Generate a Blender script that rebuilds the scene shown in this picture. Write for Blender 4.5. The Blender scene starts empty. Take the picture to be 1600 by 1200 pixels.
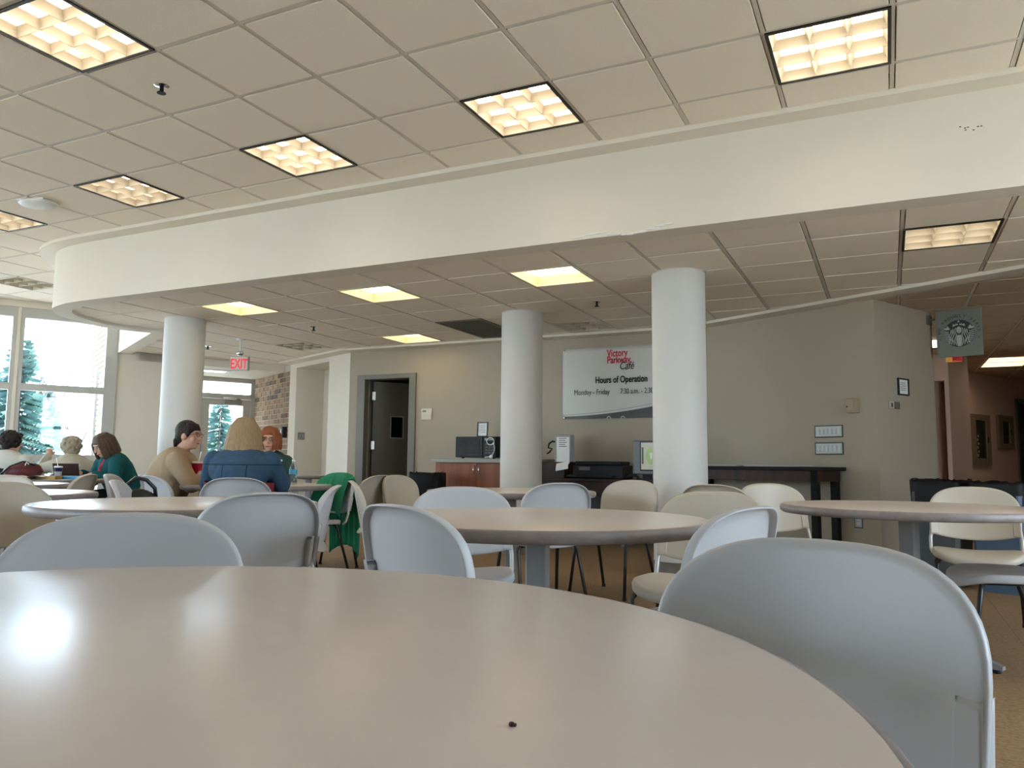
import bpy, bmesh, math, random
from mathutils import Vector, Matrix
random.seed(7)
PI = math.pi
S = bpy.context.scene
COL = S.collection

# ------------------------------------------------------------------ camera
cam = bpy.data.cameras.new('camera'); camo = bpy.data.objects.new('camera', cam); COL.objects.link(camo)
cam.sensor_fit = 'HORIZONTAL'; cam.sensor_width = 36.0; cam.lens = 1219.75 * 36 / 1600
cam.clip_start = .02; cam.clip_end = 300
def cam_axes(yaw, pitch, roll):
    f0 = Vector((-math.sin(yaw), math.cos(yaw), 0)); r0 = Vector((math.cos(yaw), math.sin(yaw), 0)); u0 = Vector((0, 0, 1))
    f = f0 * math.cos(pitch) + u0 * math.sin(pitch); u = -f0 * math.sin(pitch) + u0 * math.cos(pitch)
    return r0 * math.cos(roll) + u * math.sin(roll), -r0 * math.sin(roll) + u * math.cos(roll), f
_r, _u, _f = cam_axes(.448598, .1020086, .0100596)
camo.matrix_world = Matrix(((_r.x, _u.x, -_f.x, 0), (_r.y, _u.y, -_f.y, 0), (_r.z, _u.z, -_f.z, .93), (0, 0, 0, 1)))
S.camera = camo

# ------------------------------------------------------------------ light and exposure
S.view_settings.view_transform = 'Standard'; S.view_settings.look = 'None'
S.view_settings.gamma = 1; S.view_settings.use_curve_mapping = False
S.view_settings.exposure = 0.02
S.cycles.use_denoising = True
S.cycles.max_bounces = 10; S.cycles.diffuse_bounces = 6; S.cycles.transparent_max_bounces = 12
S.cycles.sample_clamp_indirect = 6.0; S.cycles.caustics_reflective = False; S.cycles.caustics_refractive = False
W = bpy.data.worlds.new('world'); S.world = W; W.use_nodes = True
_nt = W.node_tree; _bg = _nt.nodes['Background']
# bright hazy sky: pale blue at the horizon, deeper overhead
_tc = _nt.nodes.new('ShaderNodeTexCoord'); _sx = _nt.nodes.new('ShaderNodeSeparateXYZ'); _cr = _nt.nodes.new('ShaderNodeValToRGB')
_nt.links.new(_tc.outputs['Generated'], _sx.inputs[0]); _nt.links.new(_sx.outputs['Z'], _cr.inputs['Fac']); _nt.links.new(_cr.outputs['Color'], _bg.inputs['Color'])
_cr.color_ramp.elements[0].color = (.72, .86, 1.0, 1); _cr.color_ramp.elements[1].color = (.42, .62, 1.0, 1)
_bg.inputs['Strength'].default_value = 13.0
sun = bpy.data.lights.new('sun', 'SUN'); sun.energy = 80; sun.angle = math.radians(2); sun.color = (1, .95, .87)
suno = bpy.data.objects.new('sun', sun); COL.objects.link(suno)
suno.rotation_euler = Vector((-.42, -.56, -.95)).to_track_quat('-Z', 'Y').to_euler()
LAMP = 6.2            # brightness of the fluorescent panels

# ------------------------------------------------------------------ helpers
TH = math.radians(28.5)
E1 = Vector((-math.cos(TH), math.sin(TH))); E2 = Vector((math.sin(TH), math.cos(TH)))

MATS = {}
def M(name, col, rough=.6, spec=.4, noise=0, scale=20, bump=0, bscale=60, metal=0, emit=None, estr=0, coat=0, alpha=None, stretch=None):
    if name in MATS: return MATS[name]
    m = bpy.data.materials.new(name); m.use_nodes = True; nt = m.node_tree; b = nt.nodes['Principled BSDF']
    b.inputs['Base Color'].default_value = (*col, 1); b.inputs['Roughness'].default_value = rough
    b.inputs['Specular IOR Level'].default_value = spec; b.inputs['Metallic'].default_value = metal
    b.inputs['Coat Weight'].default_value = coat
    if emit: b.inputs['Emission Color'].default_value = (*emit, 1); b.inputs['Emission Strength'].default_value = estr
    tc = nt.nodes.new('ShaderNodeTexCoord'); src = tc.outputs['Object']
    if stretch:
        mp = nt.nodes.new('ShaderNodeMapping'); mp.inputs['Scale'].default_value = stretch
        nt.links.new(src, mp.inputs['Vector']); src = mp.outputs['Vector']
    if noise:
        n = nt.nodes.new('ShaderNodeTexNoise'); n.inputs['Scale'].default_value = scale; n.inputs['Detail'].default_value = 4
        nt.links.new(src, n.inputs['Vector'])
        mx = nt.nodes.new('ShaderNodeMix'); mx.data_type = 'RGBA'
        mx.inputs[6].default_value = (*[c * (1 - noise) for c in col], 1); mx.inputs[7].default_value = (*[min(1, c * (1 + noise)) for c in col], 1)
        nt.links.new(n.outputs['Fac'], mx.inputs[0]); nt.links.new(mx.outputs[2], b.inputs['Base Color'])
    if bump:
        n2 = nt.nodes.new('ShaderNodeTexNoise'); n2.inputs['Scale'].default_value = bscale; n2.inputs['Detail'].default_value = 3
        nt.links.new(src, n2.inputs['Vector'])
        bp = nt.nodes.new('ShaderNodeBump'); bp.inputs['Strength'].default_value = bump; bp.inputs['Distance'].default_value = .01
        nt.links.new(n2.outputs['Fac'], bp.inputs['Height']); nt.links.new(bp.outputs['Normal'], b.inputs['Normal'])
    MATS[name] = m; return m

def glass_mat(name, tint=(1, 1, 1), gloss=.06, rough=.0):
    if name in MATS: return MATS[name]
    m = bpy.data.materials.new(name); m.use_nodes = True; nt = m.node_tree; nt.nodes.remove(nt.nodes['Principled BSDF'])
    t = nt.nodes.new('ShaderNodeBsdfTransparent'); t.inputs[0].default_value = (*tint, 1)
    g = nt.nodes.new('ShaderNodeBsdfGlossy'); g.inputs['Roughness'].default_value = rough
    mx = nt.nodes.new('ShaderNodeMixShader'); mx.inputs[0].default_value = gloss
    nt.links.new(t.outputs[0], mx.inputs[1]); nt.links.new(g.outputs[0], mx.inputs[2])
    nt.links.new(mx.outputs[0], nt.nodes['Material Output'].inputs['Surface']); MATS[name] = m; return m

wallm = M('wall paint', (.375, .32, .25), .75, .25, noise=.03, scale=3, bump=.04, bscale=180)
whitem = M('white paint', (.74, .68, .58), .7, .25, noise=.025, scale=4, bump=.04, bscale=160)
colm = M('column paint', (.63, .61, .575), .6, .3, noise=.03, scale=5, bump=.03, bscale=150)
trimm = M('trim paint', (.74, .68, .58), .6, .3, noise=.03, scale=6)
corrm = M('corridor paint', (.60, .44, .36), .75, .25, noise=.03, scale=3)
tilem = M('ceiling tile', (.88, .79, .665), .9, .1, noise=.05, scale=140, bump=.35, bscale=220)
tbarm = M('ceiling tee bar', (.66, .60, .51), .5, .3)
framem = M('window frame grey', (.50, .49, .455), .5, .4, noise=.03, scale=8)
dframem = M('door frame taupe', (.15, .14, .115), .45, .4, noise=.05, scale=8)
doorm = M('door taupe', (.075, .065, .048), .45, .4, noise=.05, scale=5)
chairm = M('chair plastic', (.46, .465, .48), .38, .45, noise=.04, scale=6, bump=.05, bscale=500)
metalm = M('chair grey metal', (.55, .54, .51), .35, .5, metal=.4)
blackm = M('black enamel', (.012, .012, .012), .35, .5)
plasticbk = M('black plastic', (.012, .012, .013), .5, .22, noise=.2, scale=9)
topm = M('table laminate', (.66, .58, .53), .24, .5, noise=.025, scale=30, bump=.015, bscale=300)
edgem = M('table vinyl edge', (.235, .205, .20), .42, .45, noise=.3, scale=26, bump=.08, bscale=60)
pedm = M('table pedestal', (.20, .20, .205), .4, .5, noise=.05, scale=10)
chromem = M('chrome', (.8, .8, .8), .15, .5, metal=1)
paperm = M('paper', (.82, .82, .80), .8, .2)
inkm = M('black ink', (.012, .012, .012), .7, .2)
redink = M('red ink', (.45, .02, .05), .6, .2)
glassm = glass_mat('window glass', (.97, .99, .985), .05)

def floor_mat():
    m = bpy.data.materials.new('floor vinyl tile'); m.use_nodes = True; nt = m.node_tree; b = nt.nodes['Principled BSDF']
    tc = nt.nodes.new('ShaderNodeTexCoord')
    n = nt.nodes.new('ShaderNodeTexNoise'); n.inputs['Scale'].default_value = 55; n.inputs['Detail'].default_value = 6
    n1 = nt.nodes.new('ShaderNodeTexNoise'); n1.inputs['Scale'].default_value = 2.8
    nt.links.new(tc.outputs['Object'], n.inputs['Vector']); nt.links.new(tc.outputs['Object'], n1.inputs['Vector'])
    cr = nt.nodes.new('ShaderNodeValToRGB'); cr.color_ramp.elements[0].position = .35; cr.color_ramp.elements[1].position = .65
    cr.color_ramp.elements[0].color = (.215, .14, .077, 1); cr.color_ramp.elements[1].color = (.33, .225, .132, 1)
    nt.links.new(n.outputs['Fac'], cr.inputs['Fac'])
    bt = nt.nodes.new('ShaderNodeTexBrick'); bt.offset = 0; bt.inputs['Scale'].default_value = 1; bt.inputs['Brick Width'].default_value = .61; bt.inputs['Row Height'].default_value = .61
    bt.inputs['Mortar Size'].default_value = .003; bt.inputs['Color1'].default_value = (1, 1, 1, 1); bt.inputs['Color2'].default_value = (.94, .93, .92, 1); bt.inputs['Mortar'].default_value = (.6, .6, .6, 1)
    nt.links.new(tc.outputs['Object'], bt.inputs['Vector'])
    mx = nt.nodes.new('ShaderNodeMix'); mx.data_type = 'RGBA'; mx.blend_type = 'MULTIPLY'; mx.inputs[0].default_value = 1
    nt.links.new(cr.outputs[0], mx.inputs[6]); nt.links.new(bt.outputs['Color'], mx.inputs[7]); nt.links.new(mx.outputs[2], b.inputs['Base Color'])
    b.inputs['Roughness'].default_value = .5; b.inputs['Specular IOR Level'].default_value = .2
    return m
floorm = floor_mat()

def wood_mat(name, a, c):
    m = bpy.data.materials.new(name); m.use_nodes = True; nt = m.node_tree; b = nt.nodes['Principled BSDF']
    tc = nt.nodes.new('ShaderNodeTexCoord'); mp = nt.nodes.new('ShaderNodeMapping'); mp.inputs['Scale'].default_value = (7, 7, .7)
    n = nt.nodes.new('ShaderNodeTexNoise'); n.inputs['Scale'].default_value = 2.2; n.inputs['Detail'].default_value = 6; n.inputs['Distortion'].default_value = .6
    cr = nt.nodes.new('ShaderNodeValToRGB'); cr.color_ramp.elements[0].color = (*a, 1); cr.color_ramp.elements[1].color = (*c, 1)
    cr.color_ramp.elements[0].position = .3; cr.color_ramp.elements[1].position = .7
    nt.links.new(tc.outputs['Object'], mp.inputs['Vector']); nt.links.new(mp.outputs['Vector'], n.inputs['Vector'])
    nt.links.new(n.outputs['Fac'], cr.inputs['Fac']); nt.links.new(cr.outputs[0], b.inputs['Base Color']); b.inputs['Roughness'].default_value = .45; b.inputs['Specular IOR Level'].default_value = .25
    return m
woodm = wood_mat('cherry laminate', (.17, .055, .028), (.27, .095, .045))
darkwood = wood_mat('dark wood', (.018, .009, .006), (.05, .022, .012))

class MB:
    """collects shapes in one bmesh"""
    def __init__(s): s.bm = bmesh.new()
    def box(s, x0, x1, y0, y1, z0, z1, mat=None, bev=0):
        vs = [s.bm.verts.new(p) for p in ((x0, y0, z0), (x1, y0, z0), (x1, y1, z0), (x0, y1, z0), (x0, y0, z1), (x1, y0, z1), (x1, y1, z1), (x0, y1, z1))]
        fs = [s.bm.faces.new([vs[i] for i in f]) for f in ((0, 3, 2, 1), (4, 5, 6, 7), (0, 1, 5, 4), (1, 2, 6, 5), (2, 3, 7, 6), (3, 0, 4, 7))]
        if bev:
            es = list({e for f in fs for e in f.edges})
            rr = bmesh.ops.bevel(s.bm, geom=es, offset=bev, segments=2, affect='EDGES', profile=.5)
            vs = list({v for f in rr['faces'] for v in f.verts} | {v for v in vs if v.is_valid})
        if mat is not None: bmesh.ops.transform(s.bm, matrix=mat, verts=vs)
        return s
    def tube(s, p0, p1, r0, r1=None, n=10, caps=True):
        r1 = r0 if r1 is None else r1
        p0, p1 = Vector(p0), Vector(p1); d = (p1 - p0).normalized()
        a = d.orthogonal().normalized(); b = d.cross(a)
        A = [s.bm.verts.new(p0 + (a * math.cos(2 * PI * i / n) + b * math.sin(2 * PI * i / n)) * r0) for i in range(n)]
        B = [s.bm.verts.new(p1 + (a * math.cos(2 * PI * i / n) + b * math.sin(2 * PI * i / n)) * r1) for i in range(n)]
        for i in range(n): s.bm.faces.new((A[i], A[(i + 1) % n], B[(i + 1) % n], B[i]))
        if caps: s.bm.faces.new(A[::-1]); s.bm.faces.new(B)
        return s
    def path(s, pts, r, n=8, closed=False):
        pts = [Vector(p) for p in pts]; rings = []; prev = None
        N = len(pts)
        for i, p in enumerate(pts):
            a = pts[(i - 1) % N] if (i > 0 or closed) else p; b = pts[(i + 1) % N] if (i < N - 1 or closed) else p
            d = (b - a).normalized()
            x = d.orthogonal().normalized() if prev is None else (prev - d * prev.dot(d)).normalized()
            prev = x; y = d.cross(x); rr = r[i] if isinstance(r, (list, tuple)) else r
            rings.append([s.bm.verts.new(p + (x * math.cos(2 * PI * k / n) + y * math.sin(2 * PI * k / n)) * rr) for k in range(n)])
        for i in range(N if closed else N - 1):
            A, B = rings[i], rings[(i + 1) % N]
            for k in range(n): s.bm.faces.new((A[k], A[(k + 1) % n], B[(k + 1) % n], B[k]))
        if not closed: s.bm.faces.new(rings[0][::-1]); s.bm.faces.new(rings[-1])
        return s
    def lathe(s, prof, n=32, c=(0, 0), caps=False):
        rings = []
        for r, z in prof: rings.append([s.bm.verts.new((c[0] + r * math.cos(2 * PI * k / n), c[1] + r * math.sin(2 * PI * k / n), z)) for k in range(n)])
        for A, B in zip(rings, rings[1:]):
            for k in range(n): s.bm.faces.new((A[k], A[(k + 1) % n], B[(k + 1) % n], B[k]))
        if caps: s.bm.faces.new(rings[0][::-1]); s.bm.faces.new(rings[-1])
        return s
    def prism(s, poly, z0, z1):
        A = [s.bm.verts.new((x, y, z0)) for x, y in poly]; B = [s.bm.verts.new((x, y, z1)) for x, y in poly]; n = len(poly)
        s.bm.faces.new(A[::-1]); s.bm.faces.new(B)
        for i in range(n): s.bm.faces.new((A[i], A[(i + 1) % n], B[(i + 1) % n], B[i]))
        return s
    def slab(s, poly, y0, y1):
        """polygon in x,z extruded along y"""
        A = [s.bm.verts.new((x, y0, z)) for x, z in poly]; B = [s.bm.verts.new((x, y1, z)) for x, z in poly]; n = len(poly)
        s.bm.faces.new(A); s.bm.faces.new(B[::-1])
        for i in range(n): s.bm.faces.new((A[i], B[i], B[(i + 1) % n], A[(i + 1) % n]))
        return s
    def ell(s, c, r, rot=None, n=14):
        m = Matrix.Translation(Vector(c)) @ (rot.to_4x4() if rot else Matrix.Identity(4)) @ Matrix.Diagonal((*r, 1))
        h_ = max(4, n * 2 // 3); T_ = s.bm.verts.new(m @ Vector((0, 0, 1))); B_ = s.bm.verts.new(m @ Vector((0, 0, -1))); R_ = []
        for i in range(1, h_):
            a = PI * i / h_; R_.append([s.bm.verts.new(m @ Vector((math.sin(a) * math.cos(2 * PI * k / n), math.sin(a) * math.sin(2 * PI * k / n), math.cos(a)))) for k in range(n)])
        for k in range(n): s.bm.faces.new((T_, R_[0][k], R_[0][(k + 1) % n])); s.bm.faces.new((B_, R_[-1][(k + 1) % n], R_[-1][k]))
        for A, B in zip(R_, R_[1:]):
            for k in range(n): s.bm.faces.new((A[k], B[k], B[(k + 1) % n], A[(k + 1) % n]))
        return s
    def cap(s, p0, r0, p1, r1=None, n=10):
        """tapered limb with round ends"""
        r1 = r0 if r1 is None else r1
        s.tube(p0, p1, r0, r1, n); s.ell(p0, (r0,) * 3, n=n); s.ell(p1, (r1,) * 3, n=n); return s
    def grid(s, fn, nu, nv, flip=False):
        V = [[s.bm.verts.new(fn(i / nu, j / nv)) for j in range(nv + 1)] for i in range(nu + 1)]
        for i in range(nu):
            for j in range(nv):
                q = (V[i][j], V[i + 1][j], V[i + 1][j + 1], V[i][j + 1]); s.bm.faces.new(q[::-1] if flip else q)
        return s
    def mesh(s, name, smooth=False, fix=True):
        if fix: bmesh.ops.recalc_face_normals(s.bm, faces=s.bm.faces[:])
        me = bpy.data.meshes.new(name); s.bm.to_mesh(me); s.bm.free()
        if smooth:
            for p in me.polygons: p.use_smooth = True
        return me

def link(name, me, mat=None, parent=None, loc=(0, 0, 0), rz=0, rot=None):
    o = bpy.data.objects.new(name, me); COL.objects.link(o); o.location = loc
    o.rotation_euler = rot if rot else (0, 0, rz)
    if mat and me is not None and not me.materials: me.materials.append(mat)
    if parent: o.parent = parent
    return o
def obj(name, mb, mat, parent=None, smooth=False, loc=(0, 0, 0), rz=0, rot=None):
    return link(name, mb.mesh(name, smooth), mat, parent, loc, rz, rot)
def tag(o, label, cat, group=None):
    o['label'] = label; o['category'] = cat
    if group: o['group'] = group
    return o
def thing(name, label, cat, loc=(0, 0, 0), rz=0, group=None, rot=None):
    o = bpy.data.objects.new(name, None); COL.objects.link(o); o.location = loc; o.empty_display_size = .1
    o.rotation_euler = rot if rot else (0, 0, rz); return tag(o, label, cat, group)
def struct(o, label=None):
    o['kind'] = 'structure'
    if label: o['label'] = label
    return o
def copy_tree(o, parent=None):
    c = o.copy(); COL.objects.link(c)
    if parent: c.parent = parent
    for ch in list(o.children): copy_tree(ch, c)
    return c
def autosmooth(o, ang=40):
    me = o.data
    for p in me.polygons: p.use_smooth = True
    me.set_sharp_from_angle(angle=math.radians(ang)); return o
WORK = bpy.data.scenes.new('workbench')      # small scene: modifiers and letters are evaluated here, away from the big one
def evaluated_mesh(o):
    WORK.collection.objects.link(o)
    with bpy.context.temp_override(scene=WORK, view_layer=WORK.view_layers[0]):
        dg = bpy.context.evaluated_depsgraph_get(); dg.update(); me = bpy.data.meshes.new_from_object(o.evaluated_get(dg))
    WORK.collection.objects.unlink(o); return me
def bake(o):
    par = o.parent; o.parent = None; me = evaluated_mesh(o); o.parent = par; o.modifiers.clear(); o.data = me; return o
def text_mesh(body, size, extr=.0008, align='LEFT', shear=0, xs=1.0, bold=0):
    c = bpy.data.curves.new('t', 'FONT'); c.body = body; c.size = size; c.extrude = extr; c.align_x = align; c.shear = shear; c.offset = bold
    o = bpy.data.objects.new('t', c); me = evaluated_mesh(o); bpy.data.objects.remove(o); bpy.data.curves.remove(c)
    me.transform(Matrix.Diagonal((xs, 1, 1, 1))); return me
UPRIGHT = (PI / 2, 0, 0)      # lays a text mesh on a wall that faces -Y

def clip(poly, x0, x1, y0, y1):
    def cut(P, f, g):
        out = []
        for i in range(len(P)):
            a, b = P[i], P[(i + 1) % len(P)]; fa, fb = f(a), f(b)
            if fa: out.append(a)
            if fa != fb: out.append(g(a, b))
        return out
    def ix(x): return lambda a, b: (x, a[1] + (b[1] - a[1]) * (x - a[0]) / (b[0] - a[0]))
    def iy(y): return lambda a, b: (a[0] + (b[0] - a[0]) * (y - a[1]) / (b[1] - a[1]), y)
    for f, g in ((lambda p: p[0] >= x0, ix(x0)), (lambda p: p[0] <= x1, ix(x1)), (lambda p: p[1] >= y0, iy(y0)), (lambda p: p[1] <= y1, iy(y1))):
        if poly: poly = cut(poly, f, g)
    out = []
    for p in poly:
        if not out or math.hypot(p[0] - out[-1][0], p[1] - out[-1][1]) > 1e-4: out.append(p)
    if len(out) > 1 and math.hypot(out[0][0] - out[-1][0], out[0][1] - out[-1][1]) < 1e-4: out.pop()
    return out
def area(p): return abs(sum(a[0] * b[1] - b[0] * a[1] for a, b in zip(p, p[1:] + p[:1]))) / 2
def catmull(pts, n=6):
    P = [Vector(p) for p in pts]; out = []
    for i in range(len(P) - 1):
        a, b, c, d = P[max(i - 1, 0)], P[i], P[i + 1], P[min(i + 2, len(P) - 1)]
        for k in range(n):
            t = k / n; out.append(.5 * ((2 * b) + (c - a) * t + (2 * a - 5 * b + 4 * c - d) * t * t + (3 * b - a - 3 * c + d) * t ** 3))
    return out + [P[-1]]
def sweep(mb, path, prof, closed=True):
    """sweep a (offset to the left, z) profile along a 2d path with mitred joints"""
    P = [Vector(p) for p in path]; rings = []
    for i, p in enumerate(P):
        d0 = (p - P[i - 1]).normalized() if i else (P[1] - p).normalized()
        d1 = (P[i + 1] - p).normalized() if i < len(P) - 1 else d0
        n0 = Vector((-d0.y, d0.x)); n1 = Vector((-d1.y, d1.x)); n = (n0 + n1)
        n = n.normalized() if n.length > 1e-6 else n0
        k = 1 / max(.35, n.dot(n0))
        rings.append([mb.bm.verts.new((*(p + n * (o * k)), z)) for o, z in prof])
    m = len(prof)
    for A, B in zip(rings, rings[1:]):
        for k in range(m if closed else m - 1): mb.bm.faces.new((A[k], A[(k + 1) % m], B[(k + 1) % m], B[k]))
    if closed: mb.bm.faces.new(rings[0][::-1]); mb.bm.faces.new(rings[-1])
    return mb

# ------------------------------------------------------------------ room shell
ZU, ZL, ZV, ZC = 3.18, 2.57, 2.45, 2.54        # upper, lower, vestibule and corridor ceilings
WP = Vector((-10.49, 7.98))                     # foot of the window wall's right jamb
def wpt(t, out=0): return WP + E2 * t + E1 * out
XR = 4.2; YB = -3.6
wl = wpt(-13.2)
b = MB(); b.prism([(XR + .15, YB - .15), (wl.x - .1, YB - .15), tuple(wpt(-13.2, .15)), tuple(wpt(.1, .15)), tuple(wpt(.1, 2.5)), tuple(wpt(4.5, 2.5)), (-7, 21), (XR + .15, 21)], -.12, 0); struct(obj('floor', b, floorm), 'tan speckled tile floor')

bulk = [(XR, 5.15), (-7.2, 5.15)] + [tuple(p) for p in catmull([(-7.35, 5.15), (-7.7, 5.185), (-8.06, 5.31), (-8.34, 5.57), (-8.51, 5.95), (-8.575, 6.3), (-8.52, 6.6), (-8.38, 6.84)], 5)] + [(-8.46, 6.885), tuple(wpt(0))]
# path runs right to left: room side is on its left, lower ceiling on its right
b = MB(); sweep(b, bulk, [(0, 2.54), (0, 3.4), (-.14, 3.4), (-.14, 2.60), (-.19, 2.60), (-.19, 2.54)])
bk = obj('wall_bulkhead', b, whitem); autosmooth(bk, 35); struct(bk, 'deep white bulkhead that curves back to the windows')
b = MB(); sweep(b, bulk, [(.155, 3.148), (.155, 3.2), (0, 3.2), (0, 3.148)])
autosmooth(struct(obj('trim_1', b, trimm), 'cream moulding along the top of the bulkhead'), 35)
# flaking plaster at the bulkhead's lower edge
b = MB()
for i in range(16):
    x = -1.98 + i * .045 + random.uniform(-.012, .012); w = random.uniform(.02, .05)
    b.ell((x, 5.147, 2.555 + .018 * math.sin(i * .5) + random.uniform(-.006, .006)), (w, .005, random.uniform(.004, .009)), n=8)
struct(obj('trim_2', b, paperm, smooth=True), 'flaking plaster on the bulkhead edge')

# back wall line: vestibule side, diagonal, straight, diagonal, then the trim goes on over the corridor mouth
KN = (-7.1, 9.25); KB = (-2.1, 9.265); KC = (-.08, 8.17); LDV = Vector((-8.95, 10.06)) - Vector(KN); LDV.normalize()
LDN = Vector((-LDV.y, LDV.x)) * -1            # into the wall
def ld(t, d=0): q = Vector(KN) + LDV * t + LDN * d; return (q.x, q.y)
HT = 3.4
# straight wall with its doorway
DX0, DX1, DH = -6.87, -6.0, 2.15
b = MB()
b.box(KN[0], DX0, 9.25, 9.40, 0, HT); b.box(DX1, KB[0] + .05, 9.25, 9.40, 0, HT); b.box(DX0, DX1, 9.25, 9.40, DH, HT)
struct(obj('wall_back', b, wallm), 'straight back wall with the office door and the banner')
b = MB(); b.prism([KB, KC, (KC[0] + .09, KC[1] + .17), (KB[0] + .09, KB[1] + .17)], 0, HT)
struct(obj('wall_back_diagonal', b, wallm), 'slanted wall right of the front column')
RE = Vector(KC) + E2 * 1.12
b = MB(); b.prism([KC, tuple(RE), tuple(RE + E1 * .14), tuple(Vector(KC) + E1 * .14)], 0, HT)
struct(obj('wall_return', b, wallm), 'short wall turning the corner into the corridor')
# diagonal wall at left with the niche
b = MB()
b.prism([ld(0), ld(.65), ld(.65, .62), ld(0, .3)], 0, HT)
b.prism([ld(1.78), ld(2.02), ld(2.02, .6), ld(1.78, .6)], 0, HT)
b.prism([ld(.65), ld(1.78), ld(1.78, .5), ld(.65, .5)], 2.47, HT)
b.prism([ld(.65, .5), ld(1.78, .5), ld(1.78, .62), ld(.65, .62)], 0, HT)
struct(obj('wall_niche', b, whitem), 'white wall with a tall niche beside the brick')
line = [(XR, KC[1] - (XR - KC[0]) * .543), KC, KB, KN, ld(2.02)]
b = MB(); sweep(b, line, [(.21, 2.54), (.21, 2.575), (-.02, 2.575), (-.02, 2.54)])
struct(obj('trim_3', b, trimm), 'cream moulding under the low ceiling along the back wall')
b = MB(); sweep(b, line[:2], [(.0, 2.54), (.0, 3.4), (-.05, 3.4), (-.05, 2.54)]); struct(obj('trim_4', b, trimm), 'header over the corridor mouth')
basem = M('rubber base', (.10, .085, .07), .5, .4)
b = MB(); sweep(b, [KC, KB, (DX1 + .06, 9.25)], [(.008, 0), (.008, .10), (0, .10), (0, 0)]); struct(obj('baseboard_back', b, basem), 'dark rubber baseboard of the back wall')
b = MB(); sweep(b, [tuple(RE), KC], [(.008, 0), (.008, .10), (0, .10), (0, 0)]); struct(obj('baseboard_return', b, basem), 'dark rubber baseboard of the corner wall')
# outer walls off the picture
b = MB(); b.box(XR, XR + .15, 5.3, 21, 0, HT); b.box(XR, XR + .15, YB, 5.3, 3.1, HT); b.box(XR, XR + .15, YB, .36, 0, 3.1); struct(obj('wall_right', b, wallm), 'right wall, glazed in its near half')
b = MB(); b.box(XR + .15, XR + 1.7, YB, 6.5, 3.3, 3.4); struct(obj('added_sun_shade', b, whitem), 'unseen slab added to keep the sun off the right windows')  # unseen overhang, added only to block direct sun at the right windows
# roof slabs
b = MB(); b.prism([(XR + .15, YB - .15), (wl.x - .1, YB - .15), tuple(wpt(-13.2, .15)), tuple(wpt(.1, .15)), tuple(wpt(.1, 2.5)), tuple(wpt(4.5, 2.5)), (-7, 21), (XR + .15, 21)], 3.4, 3.5); struct(obj('ceiling_slab', b, wallm), 'roof slab')

# ------------------------------------------------------------------ windows of the left wall
def wall_frame(origin, d):         # matrix: local x along d, local y into the room's outside
    n = Vector((-d.y, d.x)); return Matrix(((d.x, n.x, 0, origin.x), (d.y, n.y, 0, origin.y), (0, 0, 1, 0), (0, 0, 0, 1)))
WM = wall_frame(WP, E2)           # local y = towards E1 (outside)
def windows(Mx, bays, w, prefix_n, label_fn, zs=((.10, .90), (.995, 1.905), (2.0, 2.945))):
    pane = {}
    for k, x1 in enumerate(bays):
        x0 = x1 - w; b = MB()
        for xa, xb in ((x0 - .07, x0), (x1, x1 + .07)): b.box(xa, xb, -.03, .09, 0, 3.1)
        zz = [0] + [v for z in zs for v in z] + [3.1]
        for i in range(0, len(zz), 2): b.box(x0, x1, -.03, .09, zz[i], zz[i + 1])
        o = obj('window_%d' % (prefix_n + k), b, framem); o.matrix_world = Mx; struct(o, label_fn(k))
        for z0, z1 in zs:
            key = round(z1 - z0, 3)
            if key not in pane: q = MB(); q.box(0, w, .025, .033, 0, z1 - z0); pane[key] = q.mesh('pane')
            link('pane', pane[key], glassm, o, (x0, 0, z0))
bays = [-.16 - 1.2 * k for k in range(7)]
windows(WM, bays, 1.05, 1, lambda k: 'tall grey framed window, bay %d from the brick corner' % (k + 1))
b = MB(); b.box(-13.2, .05, -.03, .12, 3.1, 3.4); b.box(-13.2, -8.50, -.03, .12, 0, 3.1); b.box(-13.2, .0, -.05, -.03, 3.085, 3.15)
for k in range(6): b.box(-1.305 - 1.2 * k, -1.265 - 1.2 * k, -.04, .08, 0, 3.1)
o = obj('wall_left_head', b, whitem); o.matrix_world = WM; struct(o, 'white head above the window wall')
b = MB()
b.box(-.09, .0, -.032, .09, 0, 3.1)
o = obj('trim_5', b, framem); o.matrix_world = WM; struct(o, 'grey jamb at the end of the window wall')
b = MB(); b.box(0, 1.0, 0, .14, 0, HT); o = obj('wall_left', b, whitem); o.matrix_world = WM; struct(o, 'white wall between window and entrance')
# rear wall of the dining room behind the camera, glazed as well
RM = Matrix.Translation((0, YB, 0)) @ Matrix.Rotation(PI, 4, 'Z')
windows(RM, [5.5 + 1.5 * k for k in range(6)], 1.35, 11, lambda k: 'tall grey framed window behind the tables, bay %d' % (k + 1))
XM = Matrix.Translation((XR, 5.3, 0)) @ Matrix.Rotation(-PI / 2, 4, 'Z') @ Matrix.Diagonal((-1, 1, 1, 1))
windows(XM, [-.08 - 1.22 * k for k in range(4)], 1.08, 17, lambda k: 'tall grey framed window in the right wall, bay %d' % (k + 1))
b = MB(); b.box(-XR, 17.5, -.03, .12, 3.1, 3.4); b.box(-XR, 4.08, -.03, .12, 0, 3.1); b.box(13.07, 17.5, -.03, .12, 0, 3.1)
o = obj('wall_rear', b, whitem); o.matrix_world = RM; struct(o, 'glazed rear wall')
for Mx, x0, x1 in ((WM, -8.5, -.1), (RM, 4.1, 13.0), (XM, -4.9, .0)):
    l = bpy.data.lights.new('window_portal', 'AREA'); l.shape = 'RECTANGLE'; l.size = x1 - x0; l.size_y = 3.0; l.cycles.is_portal = True
    lo = bpy.data.objects.new('window_portal', l); COL.objects.link(lo)
    lo.matrix_world = Mx @ Matrix.Translation(((x0 + x1) / 2, .2, 1.55)) @ Matrix.Rotation(-PI / 2, 4, 'X')

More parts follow.
